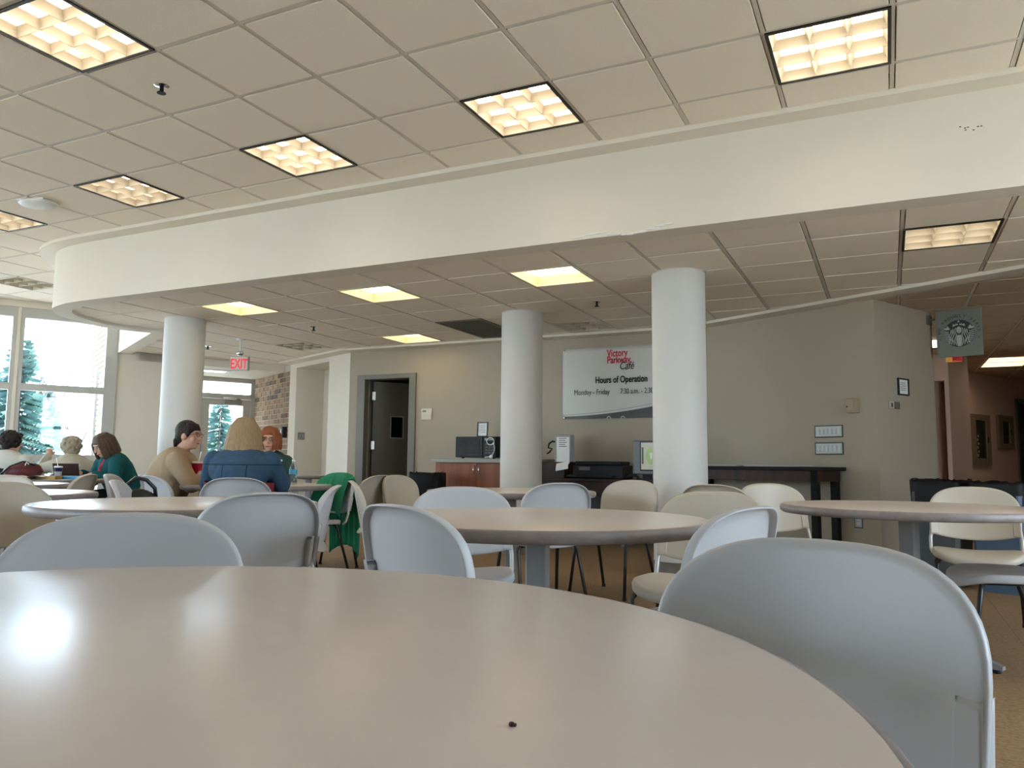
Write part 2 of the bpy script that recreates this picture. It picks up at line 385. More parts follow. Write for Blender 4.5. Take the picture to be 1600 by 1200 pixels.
# ------------------------------------------------------------------ vestibule with brick wall and glass door
DPO = Vector((-11.12, 10.10)); BRO = Vector((-8.98, 10.10))
brickms = [M('brick %d' % i, c, .85, .2, noise=.18, scale=30, bump=.2, bscale=90) for i, c in enumerate([(.27, .185, .125), (.23, .15, .10), (.31, .22, .155), (.12, .085, .065), (.25, .18, .13)])]
mortarm = M('mortar', (.55, .51, .44), .9, .1, noise=.08, scale=40)
BM_ = wall_frame(BRO, E1)          # local x along E1, local y = away to the left/back
BL = 1.80
b = MB(); b.box(0, BL + .1, -.14, -.012, 0, ZV + .1)
bw = obj('wall_brick', b, mortarm); bw.matrix_world = BM_; struct(bw, 'brown brick wall inside the entrance')
ch_, bl_ = .0875, .245
bmesh_full = {}
for mi in range(5):
    q = MB(); q.box(0, bl_ - .011, -.012, .0, 0, ch_ - .013, bev=.0025); me = q.mesh('brick'); me.materials.append(brickms[mi]); bmesh_full[mi] = me
    q = MB(); q.box(0, bl_ / 2 - .011, -.012, .0, 0, ch_ - .013, bev=.0025); me = q.mesh('brick'); me.materials.append(brickms[mi]); bmesh_full[mi + 10] = me
for row in range(28):
    x = 0; first = True
    while x < BL - .02:
        half = (row % 2 == 1 and first) or x + bl_ > BL + .05; first = False
        mi = random.choices(range(5), (5, 4, 4, 1.2, 4))[0]
        link('brick', bmesh_full[mi + (10 if half else 0)], None, bw, (x, random.uniform(0, .002), row * ch_ + .004)); x += bl_ / 2 if half else bl_
# the brick wall faces the entrance passage: turn its face towards the room
# door wall
DM = wall_frame(DPO, E2)
b = MB()
b.box(-1.55, 1.02, 0, .11, 2.37, 2.45); b.box(-1.55, 1.02, 0, .11, 2.065, 2.155)
for x0, x1 in ((.965, 1.04), (.045, .10), (-1.62, -1.53), (-.93, -.86)): b.box(x0, x1, 0, .11, 0, 2.45)
o = obj('door_1', b, framem); o.matrix_world = DM; struct(o, 'grey framed glass entrance door with transom')
dr = MB(); dr.box(.105, .235, .02, .07, .02, 2.06); dr.box(.835, .96, .02, .07, .02, 2.06); dr.box(.235, .835, .02, .07, 1.945, 2.06); dr.box(.235, .835, .02, .07, .02, 1.03)
leaf = obj('door_leaf', dr, framem, o)
q = MB(); q.box(.235, .835, .04, .048, 1.03, 1.945); obj('pane', q, glassm, leaf)
q = MB(); q.box(.48, .79, -.035, .02, 1.955, 2.055, bev=.008); cl = obj('door_closer', q, M('closer grey', (.28, .27, .25), .4, .5), leaf)
q = MB(); q.path([(.76, -.03, 2.06), (.60, -.10, 2.075), (.42, -.02, 2.08)], .012); obj('closer_arm', q, chromem, leaf, True)
q = MB(); q.box(.25, .82, -.05, -.02, 1.0, 1.03); obj('push_bar', q, chromem, leaf)
for x0, x1, z0, z1 in ((.10, .965, 2.155, 2.37), (-1.53, .045, 2.155, 2.37), (-.86, .045, .02, 2.065), (-1.53, -.93, .02, 2.065)):
    q = MB(); q.box(x0, x1, .04, .048, z0, z1); obj('pane', q, glassm, o)
# vestibule: other side wall, ceiling, outside brick
VS = wpt(1.0)
b = MB(); vd = MB()
p1 = VS; p2 = VS + E1 * 2.35
b.prism([tuple(p1), tuple(p2), tuple(p2 - E2 * .16), tuple(p1 - E2 * .16)], 0, HT)
struct(obj('wall_vestibule', b, whitem), 'left side wall of the entrance')
b = MB(); c0 = wpt(.3, .0); c1 = wpt(.3, 2.6); c2 = c1 + E2 * 2.9; c3 = c0 + E2 * 2.9
b.prism([tuple(c0), tuple(c1), tuple(c2), tuple(c3)], ZV, HT); struct(obj('ceiling_vestibule', b, whitem), 'white ceiling of the entrance')
q = Vector((-10.29, 9.57)); b = MB(); b.box(-.15, .15, -.30, .30, -.012, 0); 
vl = thing('recessed_light', 'small rectangular ceiling light inside the entrance', 'light', (q.x, q.y, ZV), -TH)
fr = MB(); fr.box(-.17, .17, -.32, .32, -.012, 0); obj('frame', fr, M('fixture white', (.8, .8, .78), .5), vl)
fr = MB(); fr.box(-.11, .11, -.26, .26, -.016, -.012); obj('diffuser', fr, M('small lamp', (1, 1, 1), emit=(1, .97, .9), estr=2.2), vl)
# outside brick seen through the window
b = MB(); em = M('outside brick wall mortar', (.55, .51, .44), .9)
om = wall_frame(wpt(-.02, .12), E1); b.box(0, 2.4, -.11, -.012, -.1, 3.6)
ow = obj('wall_outside', b, em); ow.matrix_world = om; struct(ow, 'brick wall outside, seen through the window')
b = MB()
for row in range(40):
    x = -.12 if row % 2 else 0
    while x < 2.35:
        b.box(max(0, x), min(2.4, x + .232), -.012 + random.uniform(0, .004), .004, row * ch_ + .004, row * ch_ + .078); x += bl_
oo = obj('bricks', b, brickms[0], ow); oo['kind'] = 'stuff'

# ------------------------------------------------------------------ corridor at right
PF = Vector((.75, 12.57)); CWO = Vector((.944, 14.505))
CM = wall_frame(CWO, E2)
b = MB(); b.box(-1.2, 2.42, 0, .14, 0, HT); b.box(3.35, 7, 0, .14, 0, HT); b.box(2.42, 3.35, 0, .14, 2.17, HT)
o = obj('wall_corridor', b, corrm); o.matrix_world = CM; struct(o, 'pinkish corridor wall with two wall cabinets')
b = MB(); b.box(2.40, 2.47, -.03, .14, 0, 2.2); b.box(3.3, 3.37, -.03, .14, 0, 2.2); b.box(2.40, 3.37, -.03, .14, 2.13, 2.2)
o = obj('door_2', b, dframem); o.matrix_world = CM; struct(o, 'brown door at the end of the corridor')
q = MB(); q.box(2.47, 3.3, .05, .09, 0, 2.13); obj('door_leaf', q, doorm, o)
q = MB(); q.ell((2.55, .02, 1.0), (.03, .03, .03)); obj('door_knob', q, chromem, o, True)
PM = wall_frame(PF, E1)
b = MB(); b.box(-.06, .0, -.6, .0, 0, HT); b.box(.0, .14, -.6, .0, 2.17, HT); b.box(.14, 1.6, -.6, 0, 0, HT); b.box(0, .14, -.6, -.45, 0, 2.17)
o = obj('wall_corridor_pier', b, corrm); o.matrix_world = PM; struct(o, 'corridor pier with a narrow dark opening')
b = MB(); b.box(-2, 6, 20, 20.15, 0, HT); struct(obj('wall_corridor_end', b, corrm), 'far end of the corridor')

# ------------------------------------------------------------------ ceilings: tee grid, tiles, fluorescent lights
def prism_mesh(poly, z0, z1, name='ceiling_tile'):
    q = MB(); q.prism(poly, z0, z1); return q.mesh(name)
tq = MB(); tq.box(.018, .5916, .018, .5916, 0, .018, bev=.003); TILE = tq.mesh('ceiling_tile'); TILE.materials.append(tilem)
def tiled_ceiling(name, label, region, x0, y0, ir, jr, z, skip=(), mat=tilem, keep=None, full=TILE):
    root = MB(); bars = MB(); g = .6096
    root.prism(region, z + .125, z + .14)
    o = obj(name, root, tbarm); struct(o, label)
    for i in ir:
        p = clip(region, x0 + g * i - .012, x0 + g * i + .012, -50, 50)
        if area(p) > .002 and len(p) > 2: bars.prism(p, z + .005, z + .025)
    for j in jr:
        p = clip(region, -50, 50, y0 + g * j - .012, y0 + g * j + .012)
        if area(p) > .002 and len(p) > 2: bars.prism(p, z + .0055, z + .0255)
    gb = obj('tee_grid', bars, tbarm, o)
    for i in ir:
        for j in jr:
            if (i, j) in skip: continue
            X, Y = x0 + g * i, y0 + g * j
            if keep and not keep(X + .3, Y + .3): continue
            p = clip(region, X + .018, X + .5916, Y + .018, Y + .5916); a = area(p) if len(p) > 2 else 0
            if a < .004: continue
            if a > .3285: link('ceiling_tile', full, None, o, (X, Y, z))
            else: link('ceiling_tile', prism_mesh(p, z, z + .018), mat, o)
    return o
upper_region = [(XR, 5.0)] + [(p[0], p[1]) for p in bulk[1:]]
# outline of the moulding (offset of the bulkhead)
def offset(path, d):
    P = [Vector(p) for p in path]; out = []
    for i, p in enumerate(P):
        d0 = (p - P[i - 1]).normalized() if i else (P[1] - p).normalized(); d1 = (P[i + 1] - p).normalized() if i < len(P) - 1 else d0
        n0 = Vector((-d0.y, d0.x)); n1 = Vector((-d1.y, d1.x)); n = (n0 + n1).normalized(); out.append(tuple(p + n * (d / max(.35, n.dot(n0)))))
    return out
upper_region = offset(bulk, .1)[:-1] + [tuple(wpt(0)), tuple(wl), (wl.x, YB), (XR, YB)]
UX, UY, G = -4.781, 2.834, .6096
ul = [(i, 2) for i in (-8, -5, -2, 1, 4, 7, 10)] + [(i, -1) for i in (-5, -2, 1, 4, 7)]
ul = [c for c in ul if not c == (-8, 2)]
# far unlit fixture near the windows
fv = (-9, 5)
tiled_ceiling('ceiling', 'high ceiling of square acoustic tiles', upper_region, UX, UY, range(-13, 12), range(-4, 9), ZU, skip=set(ul) | {fv},
              keep=lambda x, y: (-.434 * x + .901 * y) > .9 and -.95 < (x * .901 + y * .434) / (-.434 * x + .901 * y) < 1.25 and y > .2)
low_region = offset(bulk, -.16)[:-2] + [tuple(wpt(.05, -.1)), tuple(wpt(2.35, 0)), ld(2.0, .0), KN, KB, KC, (XR, KC[1] - (XR - KC[0]) * .543)]
LX, LY = .14, 5.91
ll = [(0, 0), (-5, 0), (-8, 0), (-11, 0), (-10, 4)]
unlit = [(-13, 4), (-6, 4)]
vent = [(-8, 3), (-8, 4)]
tiled_ceiling('ceiling_low', 'low ceiling of square acoustic tiles behind the bulkhead', low_region, LX, LY, range(-18, 8), range(-2, 8), ZL, skip=set(ll) | set(unlit) | set(vent))
corr_region = [(KC[0] + .02, KC[1] + .04), (XR, KC[1] - (XR - KC[0]) * .543 + .06), (XR, 20), (-3, 20), (-3, 12), (.3, 9.5)]
dimmed_tile = M('dimmed ceiling tile', (.46, .36, .27), .9, .1, noise=.06, scale=140)  # darker copy of the ceiling tile: the corridor's dimness is put into the colour
CTILE = TILE.copy(); CTILE.materials.clear(); CTILE.materials.append(dimmed_tile)
cl_ = [(2, 12), (2, 13)]
tiled_ceiling('ceiling_corridor', 'tiled ceiling of the corridor', corr_region, LX, LY, range(-3, 7), range(1, 20), ZC + .005, skip=set(cl_), mat=dimmed_tile, full=CTILE)

lampm = {}
def lamp_mat(kind, col, s):
    return M('fluorescent ' + kind, (.9, .9, .88), .6, emit=col, estr=s)
warm = lamp_mat('warm', (1, .85, .66), LAMP); cool = lamp_mat('white', (1, .86, .70), LAMP * .6); yellow = lamp_mat('yellow', (1, .80, .42), LAMP * .8)
offm = M('unlit diffuser', (.62, .62, .58), .6)
louvm = M('louver white', (.62, .56, .45), .45, .4)
PROTO = {}
def light_meshes(kind):
    if kind in PROTO: return PROTO[kind]
    d = {}
    q = MB()
    for a in ((0, .018, 0, .6), (.582, .6, 0, .6), (.018, .582, 0, .018), (.018, .582, .582, .6)): q.box(a[0], a[1], a[2], a[3], -.004, .012)
    d['frame'] = q.mesh('frame')
    q = MB(); H = .105
    for x0, x1, y0, y1 in ((.012, .018, .012, .588), (.582, .588, .012, .588), (.012, .588, .012, .018), (.012, .588, .582, .588)): q.box(x0, x1, y0, y1, .012, H)
    q.box(.012, .588, .012, .588, H, H + .01); d['housing'] = q.mesh('housing')
    if kind != 'open':
        q = MB()
        for k in (1, 2):           # curved blades
            c = .018 + .564 * k / 3
            for ax in (0, 1):
                def fn(u, v, c=c, ax=ax, sgn=1):
                    w = .002 + .020 * (v ** 2.2); a = .018 + .564 * u; z = .002 + .052 * v
                    return ((c + sgn * w, a, z) if ax == 0 else (a, c + sgn * w, z))
                q.grid(lambda u, v: fn(u, v, sgn=1), 1, 5); q.grid(lambda u, v: fn(u, v, sgn=-1), 1, 5)
        for k in range(4):         # sloped sides
            def fs(u, v, k=k):
                a = .018 + .564 * u; w = .018 + .022 * (v ** 2.2); z = .002 + .052 * v
                return ((w, a, z), (.6 - w, a, z), (a, w, z), (a, .6 - w, z))[k]
            q.grid(fs, 1, 5)
        d['louver'] = q.mesh('louver')
    q = MB(); q.box(.03, .57, .03, .57, .088, .1); d['diffuser'] = q.mesh('diffuser')
    PROTO[kind] = d; return d
def ceiling_light(x, y, z, label, kind, lm, frm, group):
    t = thing('ceiling_light', label, 'ceiling light', (x + .005, y + .005, z), 0, group); d = light_meshes(kind)
    for n, me in d.items():
        mm = {'frame': frm, 'housing': louvm, 'louver': louvm, 'diffuser': lm}[n]
        o = bpy.data.objects.new(n, me); COL.objects.link(o); o.parent = t
        if not me.materials: me.materials.append(mm)
        o.material_slots[0].link = 'OBJECT'; o.material_slots[0].material = mm
    return t
blackframe = M('black light trim', (.012, .011, .010), .5)
names_u = {(7, 2): 'bright louvered ceiling light above the right end of the bulkhead', (4, 2): 'louvered ceiling light above the middle of the bulkhead', (1, 2): 'louvered ceiling light third from the right along the bulkhead',
           (-2, 2): 'dimmer louvered ceiling light near the curved end of the bulkhead', (-5, 2): 'louvered ceiling light at the left picture edge near the windows', (1, -1): 'large louvered ceiling light in the top left corner of the picture',
           (7, -1): 'louvered ceiling light above and right of the near table, outside the picture', (4, -1): 'louvered ceiling light almost straight above the camera', (-2, -1): 'louvered ceiling light above the left picture edge tables', (-5, -1): 'louvered ceiling light left of the picture on the way to the windows',
           (10, 2): 'louvered ceiling light right of the picture, in the bulkhead row'}
for c in ul:
    lab = names_u[c]
    ceiling_light(UX + G * c[0], UY + G * c[1], ZU, lab, 'louver', warm if c[0] > -1 else cool, blackframe, 'louvered lights in the high ceiling')
names_l = {(0, 0): ('louvered white ceiling light in the low ceiling near the corridor', 'louver', cool, blackframe), (-5, 0): ('open yellow ceiling light between the two right columns', 'open', yellow, tbarm),
           (-8, 0): ('open yellow ceiling light in the middle of the low ceiling', 'open', yellow, tbarm), (-11, 0): ('open yellow ceiling light beside the left column', 'open', yellow, tbarm), (-10, 4): ('open yellow ceiling light above the office door', 'open', yellow, tbarm)}
for c in ll:
    n = names_l[c]; ceiling_light(LX + G * c[0], LY + G * c[1], ZL, n[0], n[1], n[2], n[3], 'lights in the low ceiling')
ceiling_light(LX + G * -13, LY + G * 4, ZL, 'unlit ceiling light near the entrance', 'louver', offm, tbarm, 'lights in the low ceiling')
ceiling_light(LX + G * -6, LY + G * 4, ZL, 'unlit ceiling light beside the middle column', 'louver', offm, tbarm, 'lights in the low ceiling')
ceiling_light(UX + G * fv[0], UY + G * fv[1], ZU, 'pale unlit ceiling fixture close to the windows', 'louver', offm, tbarm, 'louvered lights in the high ceiling')
for k, c in enumerate(cl_): ceiling_light(LX + G * c[0], LY + G * c[1], ZC + .005, ['bright ceiling light in the corridor, nearer one', 'bright ceiling light in the corridor, farther one'][k], 'open', warm, tbarm, 'corridor lights')

# return air vent
v = thing('air_vent', 'dark return air grille in the low ceiling by the middle column', 'vent', (LX + G * -8, LY + G * 3, ZL))
ventm = M('vent brown', (.16, .14, .11), .6); vx = .6096; vy = 1.2192
q = MB(); q.box(0, vx, 0, vy, .02, .03); obj('backing', q, M('vent dark', (.03, .028, .022), .8), v)
q = MB(); [q.box(*a, -.006, .02) for a in ((0, .03, 0, vy), (vx - .03, vx, 0, vy), (.03, vx - .03, 0, .03), (.03, vx - .03, vy - .03, vy))]; obj('frame', q, ventm, v)
sl = MB(); sl.box(.03, vx - .03, -.012, .012, -.001, .001, mat=Matrix.Translation((0, 0, .006)) @ Matrix.Rotation(.6, 4, 'X')); slm = sl.mesh('slat')
for k in range(37): link('slat', slm, ventm, v, (0, .05 + k * .031, .0))

def ceiling_disc(name, label, cat, loc, prof, mat, parts=()):
    t = thing(name, label, cat, loc); q = MB(); q.lathe(prof, 28, caps=True); o = obj('body', q, mat, t); autosmooth(o)
    for n, pr, mm in parts: q = MB(); q.lathe(pr, 20, caps=True); autosmooth(obj(n, q, mm, t))
    return t
offw = M('device white', (.78, .77, .72), .5)
sd = thing('wireless_access_box', 'white ceiling mounted box with rounded cover near the windows', 'ceiling device', (-6.65, 4.19, ZU), .3)
q = MB(); q.box(-.13, .13, -.11, .11, -.02, 0, bev=.008); obj('base', q, offw, sd)
q = MB(); q.ell((0, 0, -.02), (.17, .125, .035), n=20); obj('cover', q, offw, sd, True)
def sprinkler(loc, label):
    ceiling_disc('sprinkler_head', label, 'sprinkler', loc, [(.001, -.004), (.038, -.004), (.045, 0), (.045, .003)], chromem,
                 [('stem', [(.012, -.04), (.012, -.004)], plasticbk), ('deflector', [(.001, -.046), (.026, -.046), (.026, -.042), (.001, -.042)], plasticbk)])
sprinkler((-3.88, 3.14, ZU), 'sprinkler head beside the large light in the high ceiling')
sprinkler((-6.28, 7.44, ZL), 'sprinkler head in the low ceiling left of the dark vent')
sprinkler((-2.61, 7.385, ZL), 'sprinkler head in the low ceiling between the right columns')
sprinkler((-8.77, 8.12, ZL), 'sprinkler head in the low ceiling just right of the left column')

# ------------------------------------------------------------------ columns
for k, (x, y, lab) in enumerate([(-7.33, 6.44, 'white round column nearest the windows'), (-3.56, 7.64, 'white round column beside the microwave cabinet'), (-1.58, 6.56, 'white round column in front of the banner, the nearest one')]):
    t = thing('column', lab, 'column', (x, y, 0), 0, 'round columns')
    q = MB(); q.lathe([(.225, 0), (.225, ZL - .004)], 48, caps=True); autosmooth(obj('shaft', q, colm, t))
    q = MB(); q.lathe([(.229, .0), (.229, .145), (.2255, .15)], 48); obj('rubber_base', q, M('taupe base', (.135, .115, .085), .35, .45), t, True)
    q = MB(); q.lathe([(.226, ZL - .004), (.235, ZL - .003), (.235, ZL + .001)], 48); obj('ceiling_ring', q, tbarm, t, True)

# ------------------------------------------------------------------ round tables
def make_table(x, y, R, label, rz=.5, feet=.40, top=.74):
    t = thing('round_table', label, 'table', (x, y, 0), rz, 'round cafe tables')
    q = MB(); q.lathe([(.001, top - .02), (R - .012, top - .02), (R - .012, top - .0005), (R - .014, top), (.001, top)], 96); autosmooth(obj('tabletop', q, topm, t), 30)
    q = MB(); q.lathe([(R - .012, top - .001), (R - .006, top - .0015), (R, top - .008), (R + .002, top - .020), (R - .001, top - .034), (R - .012, top - .042), (R - .05, top - .042), (R - .05, top - .021)], 96); obj('edge_band', q, edgem, t, True)
    q = MB(); q.box(-.037, .037, -.037, .037, .06, top - .05, bev=.006); q.box(-.16, .16, -.03, .03, top - .055, top - .025); q.box(-.03, .03, -.16, .16, top - .055, top - .025); obj('pedestal', q, pedm, t)
    for k in range(4):
        q = MB(); Lf = feet
        prof = [(.03, .0, .075, .035), (.15, .012, .07, .03), (Lf - .06, .018, .052, .026), (Lf, .018, .035, .02)]
        rings = []
        for xx, z0, z1, w in prof: rings.append([q.bm.verts.new(p) for p in ((xx, -w, z0), (xx, w, z0), (xx, w * .8, z1), (xx, -w * .8, z1))])
        for A, B in zip(rings, rings[1:]):
            for i in range(4): q.bm.faces.new((A[i], A[(i + 1) % 4], B[(i + 1) % 4], B[i]))
        q.bm.faces.new(rings[0]); q.bm.faces.new(rings[-1])
        f = obj('foot', q, pedm, t, rz=k * PI / 2)
        q = MB(); q.lathe([(.016, 0), (.02, .006), (.018, .02)], 12, (Lf - .03, 0), True); obj('glide', q, plasticbk, f)
    return t
make_table(-.727, .435, .755, 'large round table right in front, its pale top filling the lower picture', .2, .48)
make_table(-1.16, 2.64, .618, 'round table in the middle with four pale chairs around it', .15)
make_table(-2.93, 2.60, .615, 'round table at left with a grey chair in front of its right side', .7)
make_table(.08, 4.45, .61, 'round table at the right, in front of the trash bins', -.45)
make_table(-2.47, 5.14, .61, 'round table behind the middle table, before the wooden cabinet', .4)
make_table(-4.66, 2.71, .61, 'round table cut by the left picture edge, behind the tan chair', .3)
make_table(-6.32, 3.73, .58, 'round table at the left edge beyond the white chair', .9)
make_table(-7.58, 5.045, .61, 'round table covered with a bag, books and papers', .2)
make_table(-9.15, 6.10, .61, 'round table by the window where two women sit', .5)
make_table(-4.77, 5.03, .61, 'round table with the water bottles where three women talk', .1)
make_table(-7.50, 8.90, .30, 'small round table against the niche wall', .3, .25)
make_table(-8.62, 7.28, .30, 'small round table half hidden by the left column', .3, .25)

# ------------------------------------------------------------------ stacking chairs
def back_outline():
    sg = lambda v, e: math.copysign(abs(v) ** e, v); pts = []
    for k in range(25):
        a = PI * k / 24; pts.append((.240 * sg(math.cos(a), 2 / 2.9), .655 + .158 * abs(math.sin(a)) ** (2 / 2.5)))
    for z in (.63, .60, .57, .545): pts.append((-.240 + (.655 - z) * .04, z))
    for k in range(15): x = -.2345 + .469 * k / 14; pts.append((x, .498 + .032 * (x / .2345) ** 2 + .008 * (abs(x) / .2345) ** 12))
    for z in (.545, .57, .60, .63): pts.append((.240 - (.655 - z) * .04, z))
    return pts
def back_mesh():
    q = MB(); O = back_outline(); n = len(O); cx, cz = 0, .66
    dep = lambda x, z: .95 * x * x - (z - .60) * .20
    rings = []
    def ring(r, off, grow=0):
        out = []
        for x, z in O:
            l = math.hypot(x, z - cz) or 1; gx, gz = x / l * grow, (z - cz) / l * grow
            X, Z = cx + (x - cx) * r + gx, cz + (z - cz) * r + gz
            out.append(q.bm.verts.new((X, dep(X, Z) + off, Z)))
        return out
    c1 = q.bm.verts.new((0, dep(0, cz), cz)); rings = [ring(.25, 0), ring(.5, 0), ring(.75, 0), ring(.92, 0), ring(.985, 0), ring(1, -.005, .003), ring(1, -.013, .005), ring(1, -.030, .003), ring(1, -.034, .0), ring(1, -.030, -.004), ring(1, -.012, -.004), ring(.96, -.007), ring(.75, -.006), ring(.5, -.006), ring(.25, -.006)]
    c2 = q.bm.verts.new((0, dep(0, cz) - .006, cz))
    for i in range(n): q.bm.faces.new((c1, rings[0][i], rings[0][(i + 1) % n])); q.bm.faces.new((c2, rings[-1][(i + 1) % n], rings[-1][i]))
    for A, B in zip(rings, rings[1:]):
        for i in range(n): q.bm.faces.new((A[i], B[i], B[(i + 1) % n], A[(i + 1) % n]))
    return q.mesh('backrest', True)
def sleeve_mesh(s):
    q = MB(); dep = lambda x, z: .95 * x * x - (z - .60) * .20
    def fn(u, v):
        z = .525 + .115 * v; x = (.198 + .0445 * u) * s
        if u < .12: x += s * .010 * max(0, (v - .8) / .2) ** 2
        return (x, dep(abs(x), z) + .0025 - .038 * max(0, (u - .85) / .15) ** 2, z)
    q.grid(fn, 8, 8)
    def fb(u, v):
        a = fn(u, v); return (a[0], a[1] - .040 + .034 * u * u, a[2])
    q.grid(fb, 8, 8, True)
    bmesh.ops.bridge_loops(q.bm, edges=[e for e in q.bm.edges if e.is_boundary])
    return q.mesh('post_sleeve', True)
def seat_mesh():
    q = MB(); n = 40; O = []
    for k in range(n):
        a = 2 * PI * k / n; c, s_ = math.cos(a), math.sin(a)
        x = .235 * math.copysign(abs(c) ** (2 / 3.4), c); y = .265 + .215 * math.copysign(abs(s_) ** (2 / 3.2), s_); O.append((x, y))
    def h(x, y): return .452 - .010 * (1 - (x / .235) ** 2) + .012 * (x / .24) ** 2 - .022 * max(0, (y - .36) / .12) ** 2
    def ring(r, dz, grow=0):
        return [q.bm.verts.new((x * r + math.copysign(grow, x), .265 + (y - .265) * r + math.copysign(grow, y - .265), h(x * r, .265 + (y - .265) * r) + dz)) for x, y in O]
    c1 = q.bm.verts.new((0, .265, h(0, .265))); rings = [ring(.35, 0), ring(.7, 0), ring(.93, 0), ring(.985, -.004), ring(1, -.014), ring(1, -.034), ring(.985, -.040), ring(.9, -.036), ring(.5, -.03)]
    c2 = q.bm.verts.new((0, .265, h(0, .265) - .03))
    for i in range(n): q.bm.faces.new((c1, rings[0][i], rings[0][(i + 1) % n])); q.bm.faces.new((c2, rings[-1][(i + 1) % n], rings[-1][i]))
    for A, B in zip(rings, rings[1:]):
        for i in range(n): q.bm.faces.new((A[i], B[i], B[(i + 1) % n], A[(i + 1) % n]))
    return q.mesh('seat', True)
CH = {}
CH['backrest'] = [(back_mesh(), chairm)]
CH['post_sleeve'] = [(sleeve_mesh(s), chairm) for s in (-1, 1)]
CH['seat'] = [(seat_mesh(), chairm)]
def _post(s):
    q = MB(); q.path([(s * .232, .10, .418), (s * .240, .075, .44), (s * .240, .055, .50), (s * .232, .043, .56)], .0105, 8); return q.mesh('post', True)
CH['post'] = [(_post(s), metalm) for s in (-1, 1)]
def _leg(s, front):
    q = MB()
    if front: q.path([(s * .15, .40, .415), (s * .195, .405, .408), (s * .212, .415, .38), (s * .232, .470, .012)], .0115, 8)
    else: q.path([(s * .15, .15, .415), (s * .195, .145, .408), (s * .212, .135, .38), (s * .232, .02, .012)], .0115, 8)
    return q.mesh('leg', True)
CH['leg'] = [(_leg(s, f), blackm) for s in (-1, 1) for f in (True, False)]
def _bar(s):
    q = MB(); q.path([(s * .15, .14, .415), (s * .15, .41, .415)], .011, 8); return q.mesh('seat_rail', True)
CH['seat_rail'] = [(_bar(s), blackm) for s in (-1, 1)]
def _gl(s, y):
    q = MB(); q.lathe([(.012, 0), (.015, .004), (.014, .022)], 10, (s * .232, y), True); return q.mesh('foot_glide', True)
CH['foot_glide'] = [(_gl(s, y), plasticbk) for s in (-1, 1) for y in (.470, .02)]
for lst in CH.values():
    for me, mm in lst: me.materials.append(mm)
YAW = 25.7
def chair(x, y, rel, label):
    """x, y: foot of the backrest; rel: facing, in degrees clockwise from the view direction"""
    t = thing('stacking_chair', label, 'chair', (x, y, 0), math.radians(YAW - rel), 'cafe stacking chairs')
    for n, lst in CH.items():
        for me, mm in lst:
            o = bpy.data.objects.new(n, me); COL.objects.link(o); o.parent = t
            if mm is chairm and any(w in label for w in ('beige chair', 'tan chair', 'facing right', 'dark chair')): o.material_slots[0].link = 'OBJECT'; o.material_slots[0].material = tanm
    return t
tanm = M('chair plastic beige', (.47, .42, .345), .38, .45, noise=.04, scale=6, bump=.05, bscale=500)
CHAIRS = [
 (-1.44, 1.14, 168, 'pale chair facing the near table, cut by the left picture edge'),
 (-.118, 1.275, -137, 'large bluish chair at the right of the near table'),
 (-1.21, 1.86, 48, 'blue-grey chair seen from behind, left front of the middle table'),
 (-2.11, 2.25, -42, 'grey chair seen from behind, with a dark speck, at the left table'),
 (-2.52, 3.12, -98, 'chair seen edge-on left of the green jacket, at the left table'),
 (-2.98, 4.02, 78, 'chair seen edge-on leaning against the green jacket, facing right'),
 (-4.23, 5.98, -58, 'dark chair back in front of the open office door'),
 (-4.10, 6.13, 122, 'beige chair with a bright streak left of the black bin'),
 (-1.86, 3.32, 176, 'pale chair facing us behind the middle table, in front of the cabinet'),
 (-1.88, 4.59, -24, 'grey chair seen from behind left of the front column'),
 (-1.78, 5.80, -140, 'beige chair with shiny posts beside the front column'),
 (-.72, 3.58, -148, 'beige chair facing the middle table from its far right'),
 (-.98, 4.97, 40, 'dark chair back peeping out beside the front column'),
 (-.72, 5.50, 168, 'beige chair before the black side table'),
 (-.40, 2.34, -46, 'blue-grey chair seen from behind, right front of the middle table'),
 (.46, 5.60, -152, 'beige chair facing us in front of the blue bin'),
 (.72, 4.42, -75, 'chair at the right picture edge with its black legs in view'),
 (-3.94, 2.43, 112, 'tan chair at the left edge beside the left table'),
 (-5.62, 3.42, 172, 'white chair at the left edge behind the tan chair'),
 (-5.72, 4.12, -98, 'dark chair in front of the woman in teal'),
 (-3.97, 3.12, 72, 'chair seen edge-on with a black strap, behind the left table'),
 (-4.96, 4.16, 42, 'grey chair between the woman in teal and the woman in beige'),
 (-4.12, 4.13, -11, 'grey chair the woman in the denim jacket sits on'),
 (-4.28, 5.45, -138, 'chair with a green jacket hung over its back'),
 (-7.30, 6.085, -140, 'chair the woman in teal sits on'),
 (-5.66, 4.36, 78, 'chair the woman in the beige sweater sits on'),
 (-5.54, 6.06, 168, 'chair the red-haired woman sits on'),
 (-8.60, 5.08, 0, 'chair with a black jacket where the woman in white sits'),
 (-8.12, 5.70, -45, 'chair the curly blonde woman sits on'),
]
chairs = [chair(*c) for c in CHAIRS]

